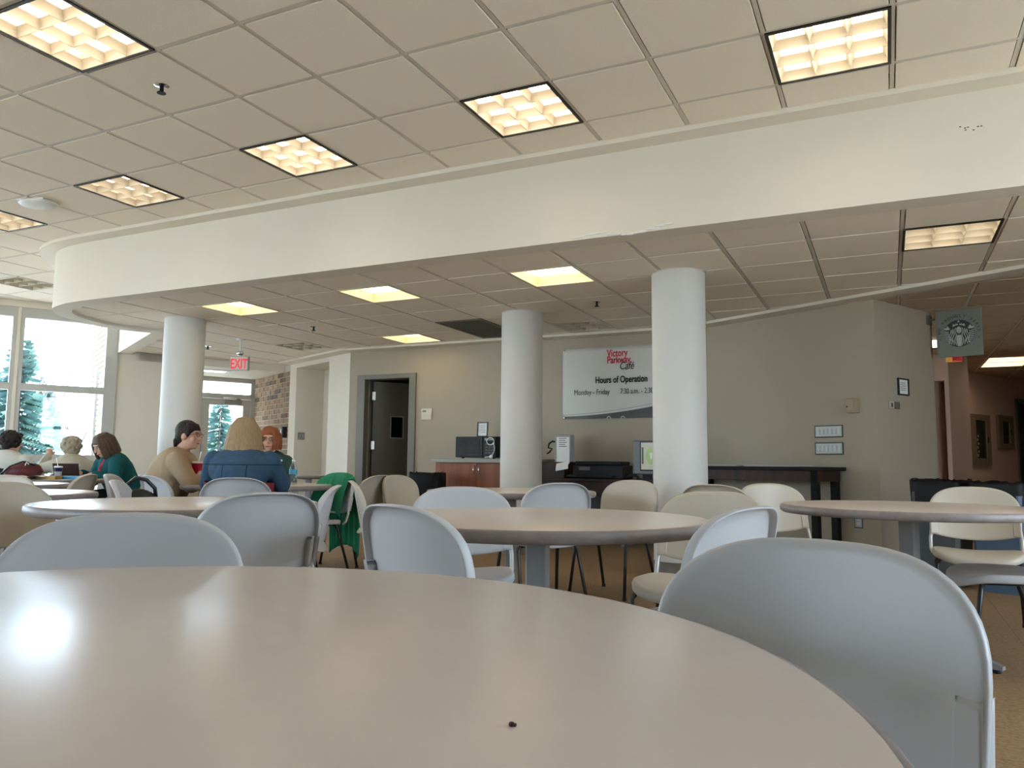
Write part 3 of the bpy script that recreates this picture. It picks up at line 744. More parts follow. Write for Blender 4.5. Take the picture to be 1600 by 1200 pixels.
def jacket(parent_chair, label, mat, front, rear, w=.25, seed=1):
    """cloth draped over a chair back"""
    rnd = random.Random(seed); ph = [rnd.uniform(0, 6) for _ in range(6)]; q = MB()
    prof = [(.075, front), (.07, .62), (.045, .72), (.01, .815), (-.03, .842), (-.075, .82), (-.10, .70), (-.115, .55), (-.12, .42), (-.12, rear)]
    cp = catmull(prof, 4)
    def fn(u, v, off=0):
        k = v * (len(cp) - 1); i = min(int(k), len(cp) - 2); p = cp[i].lerp(cp[i + 1], k - i); x = (u * 2 - 1) * w
        down = max(0, .82 - p.y)
        fold = .014 * math.sin(9 * u + ph[0] + 2 * v) + .009 * math.sin(21 * u + ph[1]) + .006 * math.sin(37 * u + ph[2] + 5 * v)
        top = -.05 * (abs(x) / w) ** 3 if p.y > .7 else -.05 * (abs(x) / w) ** 3
        s = 1 if p.x > -.03 else -1
        return (x * (1 + .12 * math.sin(3 * v + ph[3]) * down), p.x + s * (abs(fold) + off) * min(1, down * 6 + .3) + .9 * x * x, p.y + top + .05 * math.sin(5 * u + ph[4]) * max(0, down - .25))
    q.grid(lambda u, v: fn(u, v), 40, 40)
    o = obj('hung_jacket', q, mat, None, True, parent_chair.location, parent_chair.rotation_euler.z)
    sm = o.modifiers.new('s', 'SOLIDIFY'); sm.thickness = .008; bake(o)
    for p in o.data.polygons: p.use_smooth = True
    tag(o, label, 'jacket')
    return o
jacket(chairs[23], 'bright green jacket hanging over a chair back', M('green cloth', (.01, .21, .10), .8, .3, noise=.15, scale=8), .52, .20, .21, 2)
jacket(chairs[27], 'black jacket hanging over the chair of the woman in white', M('black cloth', (.012, .013, .018), .85, .2), .60, .45, .26, 4)

# ------------------------------------------------------------------ office door in the back wall and the dark office
b = MB()
for x0, x1, z0, z1 in ((DX0 - .075, DX0 + .06, 0, 2.19), (DX1 - .05, DX1 + .06, 0, 2.19), (DX0 + .06, DX1 - .05, 2.125, 2.19)): b.box(x0, x1, 9.225, 9.42, z0, z1, bev=.004)
b.box(DX0 + .06, DX0 + .08, 9.32, 9.36, 0, 2.125); b.box(DX1 - .07, DX1 - .05, 9.32, 9.36, 0, 2.125)
o3 = struct(obj('door_3', b, dframem), 'taupe office door standing open onto a dark room')
lf = bpy.data.objects.new('door_leaf', None)
q = MB(); q.box(0, .28, -.022, .022, .01, 2.11); q.box(.46, .74, -.022, .022, .01, 2.11); q.box(.28, .46, -.022, .022, .01, 1.30); q.box(.28, .46, -.022, .022, 1.60, 2.11)
lf = obj('door_leaf', q, doorm, o3, loc=(DX0 + .085, 9.40, 0), rz=math.radians(52))
q = MB(); q.box(.28, .46, -.004, .004, 1.30, 1.60); obj('pane', q, glass_mat('door glass', (.5, .5, .45), .1), lf)
q = MB(); [q.box(*a) for a in ((.265, .475, -.028, .028, 1.285, 1.30), (.265, .475, -.028, .028, 1.60, 1.615), (.265, .28, -.028, .028, 1.3, 1.6), (.46, .475, -.028, .028, 1.3, 1.6))]; obj('vision_frame', q, dframem, lf)
q = MB(); q.tube((.68, -.022, 1.13), (.68, -.06, 1.13), .012); q.ell((.68, -.075, 1.13), (.028, .022, .028)); q.box(.655, .705, -.028, -.02, 1.08, 1.22); obj('door_knob', q, chromem, lf, True)
for z in (.25, 1.18, 1.90): q = MB(); q.tube((-.012, -.03, z - .06), (-.012, -.03, z + .06), .009); q.box(-.012, .03, -.028, -.022, z - .06, z + .06); obj('hinge', q, M('brushed steel', (.6, .58, .52), .3, metal=1), lf)
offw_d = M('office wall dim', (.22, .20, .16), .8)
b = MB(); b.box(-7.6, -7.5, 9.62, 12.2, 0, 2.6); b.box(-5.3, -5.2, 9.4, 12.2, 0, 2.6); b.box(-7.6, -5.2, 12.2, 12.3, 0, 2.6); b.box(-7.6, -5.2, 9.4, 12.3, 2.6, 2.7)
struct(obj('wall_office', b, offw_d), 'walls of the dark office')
t = thing('office_shelf', 'dark shelf unit standing inside the office', 'shelf', (-5.75, 10.9, 0))
q = MB(); q.box(-.35, -.32, -.3, .3, 0, 1.75); q.box(.32, .35, -.3, .3, 0, 1.75); q.box(-.32, .32, .28, .3, 0, 1.75); obj('carcass', q, plasticbk, t)
for z in (.1, .5, .9, 1.3, 1.72): q = MB(); q.box(-.32, .32, -.3, .28, z, z + .025); obj('shelf', q, M('shelf steel', (.2, .2, .2), .5), t)

# ------------------------------------------------------------------ things along the back wall
def plate(name, label, cat, x, z, w, h, mat, parts=()):
    t = thing(name, label, cat, (x, 9.25, z)); q = MB(); q.box(-w / 2, w / 2, -.012, 0, -h / 2, h / 2, bev=.003); obj('plate', q, mat, t)
    for n, (a, c, d, e), mm in parts: q = MB(); q.box(a, c, -.02, -.012, d, e, bev=.001); obj(n, q, mm, t)
    return t
beige = M('beige plastic', (.55, .47, .36), .5)
plate('wall_control', 'beige wall control beside the office door', 'thermostat', -5.76, 1.605, .17, .155, M('ivory plastic', (.62, .56, .46), .5), [('display', (-.06, -.01, .03, .055), M('display grey', (.2, .2, .18), .4)), ('cover', (-.078, .078, -.07, -.0), M('ivory cover', (.6, .54, .44), .5))])
# cabinet with counter
t = thing('base_cabinet', 'cherry wood base cabinet beside the office door', 'cabinet', (-4.72, 8.64, 0))
q = MB(); q.box(-.52, .85, .02, .6, .09, .94); q.box(-.50, .83, .07, .6, 0, .09); obj('body', q, woodm, t)
for x0, x1, hx in ((-.515, .085, .05), (.09, .69, .125)):
    q = MB(); q.box(x0, x1, 0, .02, .10, .935, bev=.002); d_ = obj('door', q, woodm, t)
    q = MB(); q.path([(hx, 0, .80), (hx, -.028, .80), (hx, -.028, .90), (hx, 0, .90)], .006); obj('handle', q, chromem, d_, True)
q = MB(); q.box(.695, .845, 0, .02, .10, .935); obj('side_panel', q, woodm, t)
t = tag(obj('counter_top', MB().box(-5.27, -3.83, 8.60, 9.249, .942, .992, bev=.004), M('grey laminate', (.30, .285, .24), .4, noise=.06, scale=60)), 'grey laminate worktop on the cherry cabinet', 'worktop')
# microwave
t = thing('microwave', 'black microwave oven on the grey worktop', 'microwave', (-4.66, 8.66, .992))
q = MB(); q.box(-.29, .29, .0, .40, .015, .275, bev=.006); obj('case', q, plasticbk, t)
q = MB(); q.box(-.285, .10, -.018, .0, .018, .272, bev=.004); dr_ = obj('door', q, M('microwave door', (.010, .010, .011), .4, .2), t)
q = MB(); q.box(-.25, .06, -.021, -.018, .055, .235); obj('window', q, M('microwave window', (.035, .035, .035), .5, .15, noise=.6, scale=25), dr_)
q = MB(); q.box(.105, .285, -.014, .0, .018, .272, bev=.003); cp_ = obj('control_panel', q, M('panel black', (.012, .012, .013), .45, .2), t)
q = MB(); q.box(.13, .26, -.017, -.014, .225, .255); obj('display', q, M('display', (.03, .05, .05), .2), cp_)
for i in range(4):
    for j in range(3): q = MB(); q.box(.135 + j * .044, .17 + j * .044, -.017, -.014, .06 + i * .035, .083 + i * .035); obj('button', q, M('button grey', (.06, .06, .06), .5), cp_)
for x in (-.22, .22): q = MB(); q.lathe([(.018, 0), (.02, .016)], 10, (x, .06), True); obj('foot', q, plasticbk, t)
q = MB(); pts = [(.215 + .05 * math.cos(a), -.028, .215 + .045 * math.sin(a)) for a in [2 * PI * k / 14 for k in range(15)]]
pts += [(.262, -.028, .18), (.275, -.028, .13), (.268, -.028, .09), (.245, -.028, .05), (.20, -.028, .022), (.14, -.028, .018)]
q.path(pts, .006, 6); q.ell((.232, -.035, .025), (.024, .02, .024)); tag(obj('white_cable', q, M('white cable', (.8, .8, .8), .4), None, True, (-4.66, 8.66, .992)), 'looped white cable hanging on the microwave front', 'cable')
def framed(name, label, loc, w, h, rz=0, tilt=0, lines=5):
    t = thing(name, label, 'picture frame', loc, rot=(tilt, 0, rz))
    q = MB(); f_ = .014
    for a in ((-w / 2, -w / 2 + f_, 0, h), (w / 2 - f_, w / 2, 0, h), (-w / 2 + f_, w / 2 - f_, 0, f_), (-w / 2 + f_, w / 2 - f_, h - f_, h)): q.box(a[0], a[1], -.018, 0, a[2], a[3])
    obj('frame', q, blackm, t)
    q = MB(); q.box(-w / 2 + f_, w / 2 - f_, -.008, -.002, f_, h - f_); pp = obj('notice', q, paperm, t)
    q = MB(); rnd = random.Random(5)
    for i in range(lines):
        z = h - .045 - i * (h - .08) / lines; ww = rnd.uniform(.4, .8) * (w / 2 - .025); q.box(-ww, ww, -.0088, -.008, z - .003, z + .003)
    obj('printed_lines', q, M('faint ink', (.28, .28, .28), .8), pp)
    return t
framed('notice_frame', 'black framed notice standing on the microwave', (-4.655, 8.82, 1.268), .155, .19, 0, -.08)
# banner
t = thing('wall_banner', 'white cafe banner with opening hours on the back wall', 'banner', (-3.725, 9.245, 1.50))
BW_, BH_ = 1.95, .905
q = MB(); q.grid(lambda u, v: (BW_ * u, -.006 - .004 * math.sin(u * 9 + 2 * v) * math.sin(v * 3.1), BH_ * v - .02 * math.sin(PI * u) * 0), 40, 16); sh = obj('sheet', q, M('banner vinyl', (.58, .56, .51), .42, .4), t, True)
so = sh.modifiers.new('s', 'SOLIDIFY'); so.thickness = .002; bake(sh)
def curvez(u): return .035 + .28 * max(0, u) ** 1.9
q = MB()
top = [(BW_ * u / 30, curvez(u / 30) if u / 30 < .62 else curvez(.62) + (u / 30 - .62) * .55) for u in range(31)]
q.slab(top + [(BW_, .003), (.0, .003)], -.0135, -.0115); obj('dark_swoosh', q, M('banner black', (.03, .028, .027), .4, noise=.4, scale=6), sh)
q = MB(); q.slab([(x, z + .022 + .012 * x) for x, z in top] + [(x, z + .019 + .012 * x) for x, z in top[::-1]], -.0135, -.0115); obj('thin_line', q, inkm, sh)
def btext(s, x, z, size, mat, **k): me = text_mesh(s, size, **k); return link('lettering', me, mat, sh, (x, -.0135, z), rot=UPRIGHT)
btext('Victory', .595, .775, .128, redink, xs=.70, bold=.002); btext('Parkway', .595, .690, .128, redink, xs=.70, bold=.002); btext('Café', .755, .608, .135, inkm, xs=.74, shear=.25, bold=.0)
btext('Hours of Operation', .44, .447, .115, inkm, xs=.72, bold=.0025); btext('Monday - Friday', .155, .305, .097, M('grey ink', (.05, .05, .05), .7), xs=.75); btext('7:30 a.m.', .765, .305, .095, MATS['grey ink'], xs=.70); btext('- 2:30', 1.03, .305, .095, MATS['grey ink'], xs=.70)
for x in (.02, BW_ - .02):
    for z in (.02, BH_ - .02): q = MB(); q.tube((x, -.016, z), (x, 0, z), .011); obj('grommet', q, M('brass', (.3, .22, .12), .35, metal=1), t)
for x in (.62, .80): q = MB(); q.path([(x + .025 * math.cos(a), -.02, -.0 + .025 * math.sin(a)) for a in [PI * k / 8 for k in range(9)]], .004, 6); obj('rope_loop', q, paperm, t)
# long dark counter shelf with register, printer and monitor
t = thing('service_counter', 'dark wooden service counter behind the columns', 'counter', (-3.1, 8.70, 0))
q = MB(); q.box(-.75, .98, 0, .548, .735, .765, bev=.003); obj('top', q, darkwood, t)
q = MB(); q.box(-.75, .98, .04, .06, .60, .735); obj('apron', q, darkwood, t)
for x in (-.73, .3, .93): q = MB(); q.box(x, x + .04, .05, .50, 0, .735); obj('leg_panel', q, M('grey panel', (.16, .16, .165), .6), t)
q = MB(); q.box(-.72, .95, .50, .52, 0, .735); obj('back_panel', q, MATS['grey panel'], t)
q = MB(); q.box(-.75, -.42, .08, .54, .765, .96); obj('riser', q, darkwood, t)
t = thing('card_terminal', 'grey receipt machine with papers taped to it', 'terminal', (-3.545, 8.80, .96))
q = MB(); q.box(-.105, .105, 0, .12, .0, .33, bev=.01); obj('case', q, M('terminal grey', (.30, .30, .29), .45), t)
q = MB(); q.box(-.08, .085, -.004, 0, .155, .30); q.box(-.075, .09, -.012, -.008, -.02, .155); pp = obj('notice', q, paperm, t)
q = MB(); [q.box(-.05, .05 - .02 * (i % 2), -.0055, -.004, .28 - i * .024, .287 - i * .024) for i in range(5)]; obj('printed_lines', q, inkm, pp)
q = MB(); q.grid(lambda u, v: (-.06 + .16 * u, -.05 - .03 * math.sin(v * 2), -.02 - .09 * v + .03 * u), 6, 6); obj('receipt', q, paperm, t, True)
q = MB(); q.path([(-.10, .04, .24), (-.15, .03, .25), (-.19, .02, .22), (-.20, .02, .17), (-.15, .02, .16), (-.18, .02, .12), (-.22, .03, .10)], .011, 6); obj('coiled_cord', q, plasticbk, t, True)
t = thing('printer', 'flat black printer on the service counter', 'printer', (-3.08, 8.76, .765))
q = MB(); q.box(-.32, .30, 0, .40, .0, .16, bev=.012); obj('body', q, plasticbk, t)
q = MB(); q.box(-.30, .27, .02, .38, .16, .205, bev=.01); obj('scanner_lid', q, M('lid black', (.010, .010, .011), .5, .2), t)
q = MB(); q.box(-.36, .2, -.09, .03, .02, .045, bev=.004); obj('paper_tray', q, plasticbk, t)
q = MB(); q.box(-.24, -.10, -.006, 0, .10, .14); obj('button_panel', q, M('panel grey', (.1, .1, .1), .4), t)
t = thing('point_of_sale_screen', 'grey monitor with a green picture on the service counter', 'monitor', (-2.51, 8.80, .765))
q = MB(); q.box(-.16, .16, 0, .07, .06, .45, bev=.012); obj('case', q, M('monitor grey', (.13, .14, .14), .4), t)
q = MB(); q.box(-.075, .145, -.006, 0, .10, .435, bev=.002); bz = obj('bezel', q, plasticbk, t)
scr = bpy.data.materials.new('screen picture'); scr.use_nodes = True; nt = scr.node_tree; bs = nt.nodes['Principled BSDF']
tc = nt.nodes.new('ShaderNodeTexCoord'); mp = nt.nodes.new('ShaderNodeMapping'); mp.inputs['Location'].default_value = (-.5, -.5, -.48); gr = nt.nodes.new('ShaderNodeTexGradient'); gr.gradient_type = 'SPHERICAL'
mp.inputs['Scale'].default_value = (1, 0, 1); mp.inputs['Location'].default_value = (-.58, 0, -.5)
cr = nt.nodes.new('ShaderNodeValToRGB'); cr.color_ramp.elements[0].color = (.30, .29, .20, 1); cr.color_ramp.elements[0].position = .66; cr.color_ramp.elements[1].color = (.19, .27, .05, 1); cr.color_ramp.elements[1].position = .72
nt.links.new(tc.outputs['Generated'], mp.inputs['Vector']); nt.links.new(mp.outputs['Vector'], gr.inputs['Vector']); nt.links.new(gr.outputs['Fac'], cr.inputs['Fac'])
nt.links.new(cr.outputs[0], bs.inputs['Base Color']); nt.links.new(cr.outputs[0], bs.inputs['Emission Color']); bs.inputs['Emission Strength'].default_value = .35; bs.inputs['Roughness'].default_value = .3
q = MB(); q.box(-.062, .135, -.009, -.006, .115, .425); sc_ = obj('screen', q, scr, bz)
q = MB(); q.slab([(.05, .23), (.066, .23), (.07, .26), (.072, .30), (.058, .315), (.044, .30), (.046, .26)], -.0105, -.009); obj('picture_cup', q, paperm, sc_)
q = MB(); q.box(-.052, -.032, -.0105, -.009, .18, .37); obj('picture_bar', q, M('bar brown', (.10, .085, .06), .5), sc_)
q = MB(); q.box(-.05, .05, .01, .06, 0, .06); q.box(-.12, .12, -.03, .14, 0, .015); obj('stand', q, plasticbk, t)
q = MB(); q.path([(-.22, -.02, .012), (-.18, -.03, .05), (-.12, -.02, .045), (-.08, -.02, .012)], [.02, .022, .018, .012], 8); tag(obj('handheld_scanner', q, plasticbk, None, True, (-2.51, 8.80, .765)), 'small black hand scanner lying beside the monitor', 'scanner')

# black bin by the cabinet
def bin_(label, x, y, r, h, bodym, top_w, rz=0):
    t = thing('waste_bin', label, 'bin', (x, y, 0), rz, 'waste bins')
    q = MB(); w = r
    prof = [(.82, .0), (.82, .02), (1.0, h - .14), (1.0, h - .10)]
    rings = []
    for k, z in prof: rings.append([q.bm.verts.new((sx * w * k, sy * w * .85 * k, z)) for sx, sy in ((-1, -.8), (-.85, -1), (.85, -1), (1, -.8), (1, .8), (.85, 1), (-.85, 1), (-1, .8))])
    for A, B in zip(rings, rings[1:]):
        for i in range(8): q.bm.faces.new((A[i], A[(i + 1) % 8], B[(i + 1) % 8], B[i]))
    q.bm.faces.new(rings[0][::-1]); obj('body', q, bodym, t)
    q = MB(); rnd = random.Random(int(abs(x) * 100)); n = 32; R0 = []
    for rr, z in ((1.03, h - .26), (1.06, h - .12), (1.07, h - .02), (1.02, h), (.93, h - .02), (.9, h - .2)):
        ring = []
        for i in range(n):
            a = 2 * PI * i / n; c, s_ = math.cos(a), math.sin(a); px = math.copysign(abs(c) ** .45, c) * w * rr; py = math.copysign(abs(s_) ** .45, s_) * w * .85 * rr
            ring.append(q.bm.verts.new((px + rnd.uniform(-.006, .006), py + rnd.uniform(-.006, .006), z + rnd.uniform(-.012, .012))))
        R0.append(ring)
    for A, B in zip(R0, R0[1:]):
        for i in range(n): q.bm.faces.new((A[i], A[(i + 1) % n], B[(i + 1) % n], B[i]))
    obj('bin_liner', q, M('black liner', (.006, .006, .007), .5, .2), t, True)
    q = MB(); q.prism([(sx * w * .88, sy * w * .74) for sx, sy in ((-1, -1), (1, -1), (1, 1), (-1, 1))], h - .3, h - .28); obj('rubbish', q, blackm, t)
    return t
bin_('black waste bin between the office door and the cabinet', -5.02, 8.10, .20, .82, plasticbk, 0, .3)
bin_('dark grey bin with a black liner, left of the blue bin', .38, 7.30, .19, .84, M('bin grey', (.055, .065, .065), .5), 0, -.45)
bin_('blue recycling bin with a black liner by the corridor', .78, 7.10, .19, .83, M('bin blue', (.05, .085, .14), .45), 0, -.45)

# black side table on the slanted wall
def on_slant(t_, d=0): q = Vector(KC) + E1 * t_ - Vector((-E1.y, E1.x)) * (-d); return q
tb = wall_frame(Vector(KC), -E1)            # local x to the right along the wall, local y into the wall
t = thing('side_table', 'black wooden side table against the slanted wall', 'table'); t.matrix_world = tb
q = MB(); q.box(-2.05, -.33, -.46, -.01, .895, .93, bev=.004); obj('top', q, M('black oak', (.010, .008, .007), .6, .2, noise=.3, scale=20), t)
q = MB(); q.box(-2.0, -.38, -.43, -.41, .79, .895); q.box(-2.0, -.38, -.06, -.04, .79, .895); q.box(-2.0, -1.98, -.43, -.04, .79, .895); q.box(-.40, -.38, -.43, -.04, .79, .895); obj('apron', q, darkwood, t)
for x in (-2.0, -.45):
    for y in (-.43, -.10): q = MB(); q.box(x, x + .065, y, y + .06, 0, .895); obj('leg', q, MATS['black oak'], t)
def on_table(name, label, cat, x, y, z, fn, mat):
    q = MB(); fn(q); o = obj(name, q, mat); o.matrix_world = tb @ Matrix.Translation((x, y, z)); tag(o, label, cat); return o
for k, (x, w, lab) in enumerate([(-1.55, .42, 'loose sheets of paper on the left of the black side table'), (-.85, .46, 'thin stack of newspapers on the right of the black side table'), (-1.16, .22, 'single leaflet in the middle of the black side table')]):
    on_table('paper_sheets', lab, 'papers', x, -.24, .93, lambda q, w=w: [q.box(-w / 2 + random.uniform(-.02, .02), w / 2 + random.uniform(-.02, .02), -.13, .13, i * .004, i * .004 + .0035) for i in range(4)], M('grey newsprint', (.42, .42, .40), .8))
def wall_thing(name, label, cat, Mx, x, z, parts):
    t = thing(name, label, cat); t.matrix_world = Mx @ Matrix.Translation((x, 0, z))
    for n, (a, b_, c, d, y0, y1), mm, bv in parts: q = MB(); q.box(a, b_, y0, y1, c, d, bev=bv); obj(n, q, mm, t)
    return t
steel = M('switch steel', (.40, .42, .40), .4, metal=.3); dk = M('switch dark', (.06, .065, .06), .5); rock = M('rocker grey', (.50, .53, .50), .45)
for z, lab in ((1.285, 'upper bank of light switches on the slanted wall'), (1.115, 'lower bank of light switches on the slanted wall')):
    wall_thing('switch_bank', lab, 'light switch', tb, -.51, z, [('plate', (-.155, .155, -.062, .062, -.008, 0), dk, .002), ('inner_plate', (-.142, .142, -.05, .05, -.011, -.008), steel, .001)] + [('rocker', (-.125 + i * .045, -.098 + i * .045, -.03, .03, -.017, -.011), rock, .002) for i in range(6)])
wall_thing('alarm_box', 'beige alarm box on the slanted wall', 'alarm', tb, -.235, 1.525, [('case', (-.055, .06, -.07, .075, -.05, 0), M('tan plastic', (.33, .25, .17), .5), .006), ('cover', (-.05, .03, -.05, .065, -.058, -.05), M('tan cover', (.38, .29, .20), .5), .003), ('lens', (-.045, -.03, -.015, .0, -.062, -.058), blackm, .001)])
wall_thing('power_outlet', 'framed power outlet low on the slanted wall', 'outlet', tb, -.225, .415, [('plate', (-.042, .042, -.065, .065, -.006, 0), dk, .002), ('face', (-.034, .034, -.055, .055, -.009, -.006), steel, .001), ('socket', (-.018, .018, .008, .04, -.012, -.009), rock, .002), ('socket', (-.018, .018, -.04, -.008, -.012, -.009), rock, .002)])
rt = wall_frame(Vector(KC), E2)
fm_ = framed('certificate_frame', 'black framed certificate on the corner wall', (0, 0, 0), .20, .17, lines=5); fm_.matrix_world = rt @ Matrix.Translation((.48, 0, 1.64)); 
wall_thing('double_switch', 'pair of small switches under the certificate', 'light switch', rt, .30, 1.535, [('plate', (-.095, .0, -.035, .035, -.008, 0), M('ivory', (.5, .46, .38), .5), .002), ('plate', (.01, .095, -.035, .035, -.012, 0), M('bronze', (.13, .12, .10), .4), .002), ('rocker', (-.06, -.035, -.02, .02, -.014, -.008), dk, .001)])
wall_thing('sign_bracket', 'small grey bracket holding the hanging sign', 'bracket', rt, 1.06, 2.46, [('plate', (-.05, .05, -.05, .05, -.012, 0), M('bracket grey', (.12, .12, .10), .5), .002), ('arm', (-.01, .01, -.01, .01, -.06, -.012), MATS['bracket grey'], .001)])
ls = wall_frame(Vector(ld(1.78)), LDN)
wall_thing('niche_switch', 'grey double light switch on the niche side', 'light switch', ls, .12, 1.35, [('plate', (-.06, .06, -.06, .06, -.006, 0), M('switch grey', (.25, .24, .21), .5), .002), ('rocker', (-.035, -.01, -.03, .03, -.012, -.006), steel, .001), ('rocker', (.01, .035, -.03, .03, -.012, -.006), steel, .001)])
br = wall_thing('wall_intercom', 'small white and black box on the brick wall', 'intercom', BM_, .22, 1.42, [('case', (-.10, .04, -.05, .05, .0, .05), offw, .004), ('handle', (-.16, -.10, -.09, .09, .0, .08), plasticbk, .004)])
# exit sign over the entrance
t = thing('exit_sign', 'lit exit sign hanging before the entrance', 'exit sign', (-7.82, 7.80, 2.14), math.radians(YAW - 3))
q = MB(); q.box(-.128, .128, -.025, .025, 0, .19, bev=.005); obj('case', q, M('sign grey', (.42, .40, .37), .5), t)
q = MB(); q.box(-.116, .116, -.03, -.025, .012, .178); fc = obj('face', q, M('sign face', (.62, .50, .46), .5, emit=(1, .55, .5), estr=.12), t)
me = text_mesh('EXIT', .185, .001, 'CENTER', xs=.62, bold=.004); link('lettering', me, M('exit red', (.62, .02, .03), .5, emit=(1, .05, .05), estr=.35), fc, (0, -.0315, .028), rot=UPRIGHT)
q = MB(); q.tube((0, 0, .19), (0, 0, .43), .012); q.lathe([(.05, .41), (.06, .43)], 16, caps=True); obj('stem', q, offw, t)
q = MB(); q.ell((0, 0, .235), (.05, .045, .035)); obj('lamp_head', q, chromem, t, True)
# hanging sign with the round emblem
sa = math.radians(-12)
t = thing('hanging_sign', 'square grey-green hanging sign with a round mermaid emblem', 'sign', (.69, 9.00, 2.055), sa)
q = MB(); q.box(-.205, .205, -.008, .008, 0, .48, bev=.002); bd = obj('board', q, M('sign board', (.15, .16, .135), .5), t)
q = MB()
for x in (-.18, .18): q.tube((x, 0, .47), (x, 0, .488), .003)
obj('hanger', q, chromem, t)
def disc_pts(cx, cz, rx, rz_, n=40, a0=0, a1=2 * PI): return [(cx + rx * math.cos(a0 + (a1 - a0) * k / n), cz + rz_ * math.sin(a0 + (a1 - a0) * k / n)) for k in range(n)]
cz = .235; RR = .138
q = MB(); q.slab(disc_pts(0, cz, RR, RR), -.0105, -.008); em_ = obj('emblem', q, M('emblem black', (.006, .008, .008), .5), bd)
pale = M('emblem pale', (.42, .44, .41), .5)
q = MB()
L_ = lambda pts: q.slab([(x * RR, cz + z * RR) for x, z in pts], -.0125, -.0105)
star = [(0 + (.10 if k % 2 == 0 else .045) * math.sin(k * PI / 5), .88 + (.10 if k % 2 == 0 else .045) * math.cos(k * PI / 5)) for k in range(10)]; L_(star)
for s in (-1, 1):
    L_([(s * .05, .62), (s * .05, .74), (s * .13, .66), (s * .17, .80), (s * .22, .64), (s * .36, .72), (s * .40, .50), (s * .2, .60)])
    L_([(s * .58, .38), (s * .74, .62), (s * .80, .46), (s * .98, .44), (s * .90, .30), (s * .62, .30)])         # tail fins
    for k in range(7):          # side waves
        z = .16 - k * .135; x1 = s * math.sqrt(max(.02, .985 ** 2 - z * z)); x0 = s * (.66 - .02 * k); L_([(x0, z + .0), (x1, z + .05), (x1, z - .01), (x0, z - .06)])
    for k in range(4):          # hair strands
        xs_ = .20 + k * .115; pts = []; rev = []
        for i in range(15):
            v = i / 14; z = .42 - .06 * k - v * (1.28 - .10 * k); x = xs_ + .05 * math.sin(v * 11 + k) + .12 * math.sin(min(1, v * 1.4) * PI * .5) * (.6 if k else .3)
            pts.append((s * (x - .026), z)); rev.append((s * (x + .026), z))
        L_(pts + rev[::-1])
L_([(0 + .17 * math.cos(a), .25 + .25 * math.sin(a)) for a in [2 * PI * k / 20 for k in range(20)]])
L_([(-.12, -.12), (.12, -.12), (.2, -.45), (.11, -.95), (-.11, -.95), (-.2, -.45)])
obj('emblem_figure', q, pale, em_)
q = MB(); L2 = lambda pts: q.slab([(x * RR, cz + z * RR) for x, z in pts], -.0135, -.0125)
for s in (-1, 1): L2(disc_pts(s * .075, .30, .035, .015, 10))
L2(disc_pts(0, .09, .045, .016, 10)); L2([(-.012, .26), (.012, .26), (.022, .17), (-.022, .17)]); obj('emblem_face', q, MATS['emblem black'], em_)
word = '\u2022 WE PROUDLY SERVE \u2022'; n = len(word)
for i, chh in enumerate(word):
    if chh == ' ': continue
    a = math.radians(197 - i * (214 / (n - 1))) ; rr_ = .166
    me = text_mesh(chh, .040, .0008, 'CENTER', bold=.0006); link('lettering', me, M('sign ink', (.008, .010, .008), .5), bd, (rr_ * math.cos(a), -.0095, cz + rr_ * math.sin(a)), rot=(PI / 2, -(a - PI / 2), 0))
# corridor exit sign, lamp, cabinets
t = thing('exit_sign', 'small red exit sign far down the corridor', 'exit sign', (.81, 11.5, 2.30), .0); t.scale = (.75, .75, .62)
q = MB(); q.box(-.12, .12, -.03, .03, 0, .18, bev=.004); obj('case', q, M('orange case', (.55, .30, .09), .5, emit=(1, .5, .1), estr=.25), t)
q = MB(); q.box(-.03, .125, -.034, -.03, .005, .175); obj('face', q, M('exit red face', (.35, .02, .03), .5, emit=(1, .05, .06), estr=.25), t)
me = text_mesh('EXIT', .13, .001, 'CENTER', xs=.5, bold=.003); link('lettering', me, M('exit dark red', (.12, .0, .01), .5), t, (.048, -.0355, .045), rot=UPRIGHT)
q = MB(); q.tube((0, 0, .18), (0, 0, .39), .012); obj('stem', q, offw, t)
t = thing('corridor_lamp', 'small lit white lamp left of the hanging sign', 'lamp', (.585, 11.1, 2.43), 0)
q = MB(); q.box(-.04, .04, -.02, .02, 0, .115, bev=.004); obj('case', q, plasticbk, t)
q = MB(); q.box(-.038, .028, -.024, -.02, .012, .105); obj('diffuser', q, M('white lamp', (1, 1, 1), emit=(1, .98, .92), estr=4), t)
taupe = M('cabinet bronze', (.20, .15, .10), .4, .5, noise=.08, scale=12)
def wall_cab(label, x0, x1, z0, z1, x2, x3, z2, z3):
    t = thing('wall_cabinet', label, 'cabinet'); t.matrix_world = CM
    q = MB(); q.box(x0, x1, -.02, .0, z0, z1); obj('backing', q, taupe, t)
    q = MB()
    for a in ((x0, x2, z0, z1), (x3, x1, z0, z1), (x2, x3, z0, z2), (x2, x3, z3, z1)): q.box(a[0], a[1], -.05, -.02, a[2], a[3], bev=.004)
    obj('door_frame', q, taupe, t)
    q = MB(); q.box(x2, x3, -.03, -.024, z2, z3); obj('pane', q, M('dark cabinet glass', (.03, .032, .02), .12, .6), t)
    q = MB(); q.box(x3 + .02, x3 + .05, -.065, -.05, (z0 + z1) / 2 - .05, (z0 + z1) / 2 + .05); obj('latch', q, blackm, t)
    return t
c1_ = wall_cab('taller bronze display cabinet on the corridor wall', .53, 1.27, .99, 1.84, .74, 1.12, 1.10, 1.74)
q = MB()
for i in range(6): q.ell((.80 + .03 * (i % 2), -.035, 1.15 + i * .065), (.03, .006, .025), n=8)
obj('pale_ornament', q, M('ornament', (.28, .27, .22), .5), c1_, True)
wall_cab('smaller bronze cabinet on the corridor wall', 1.60, 2.19, 1.28, 1.865, 1.76, 2.03, 1.37, 1.76)
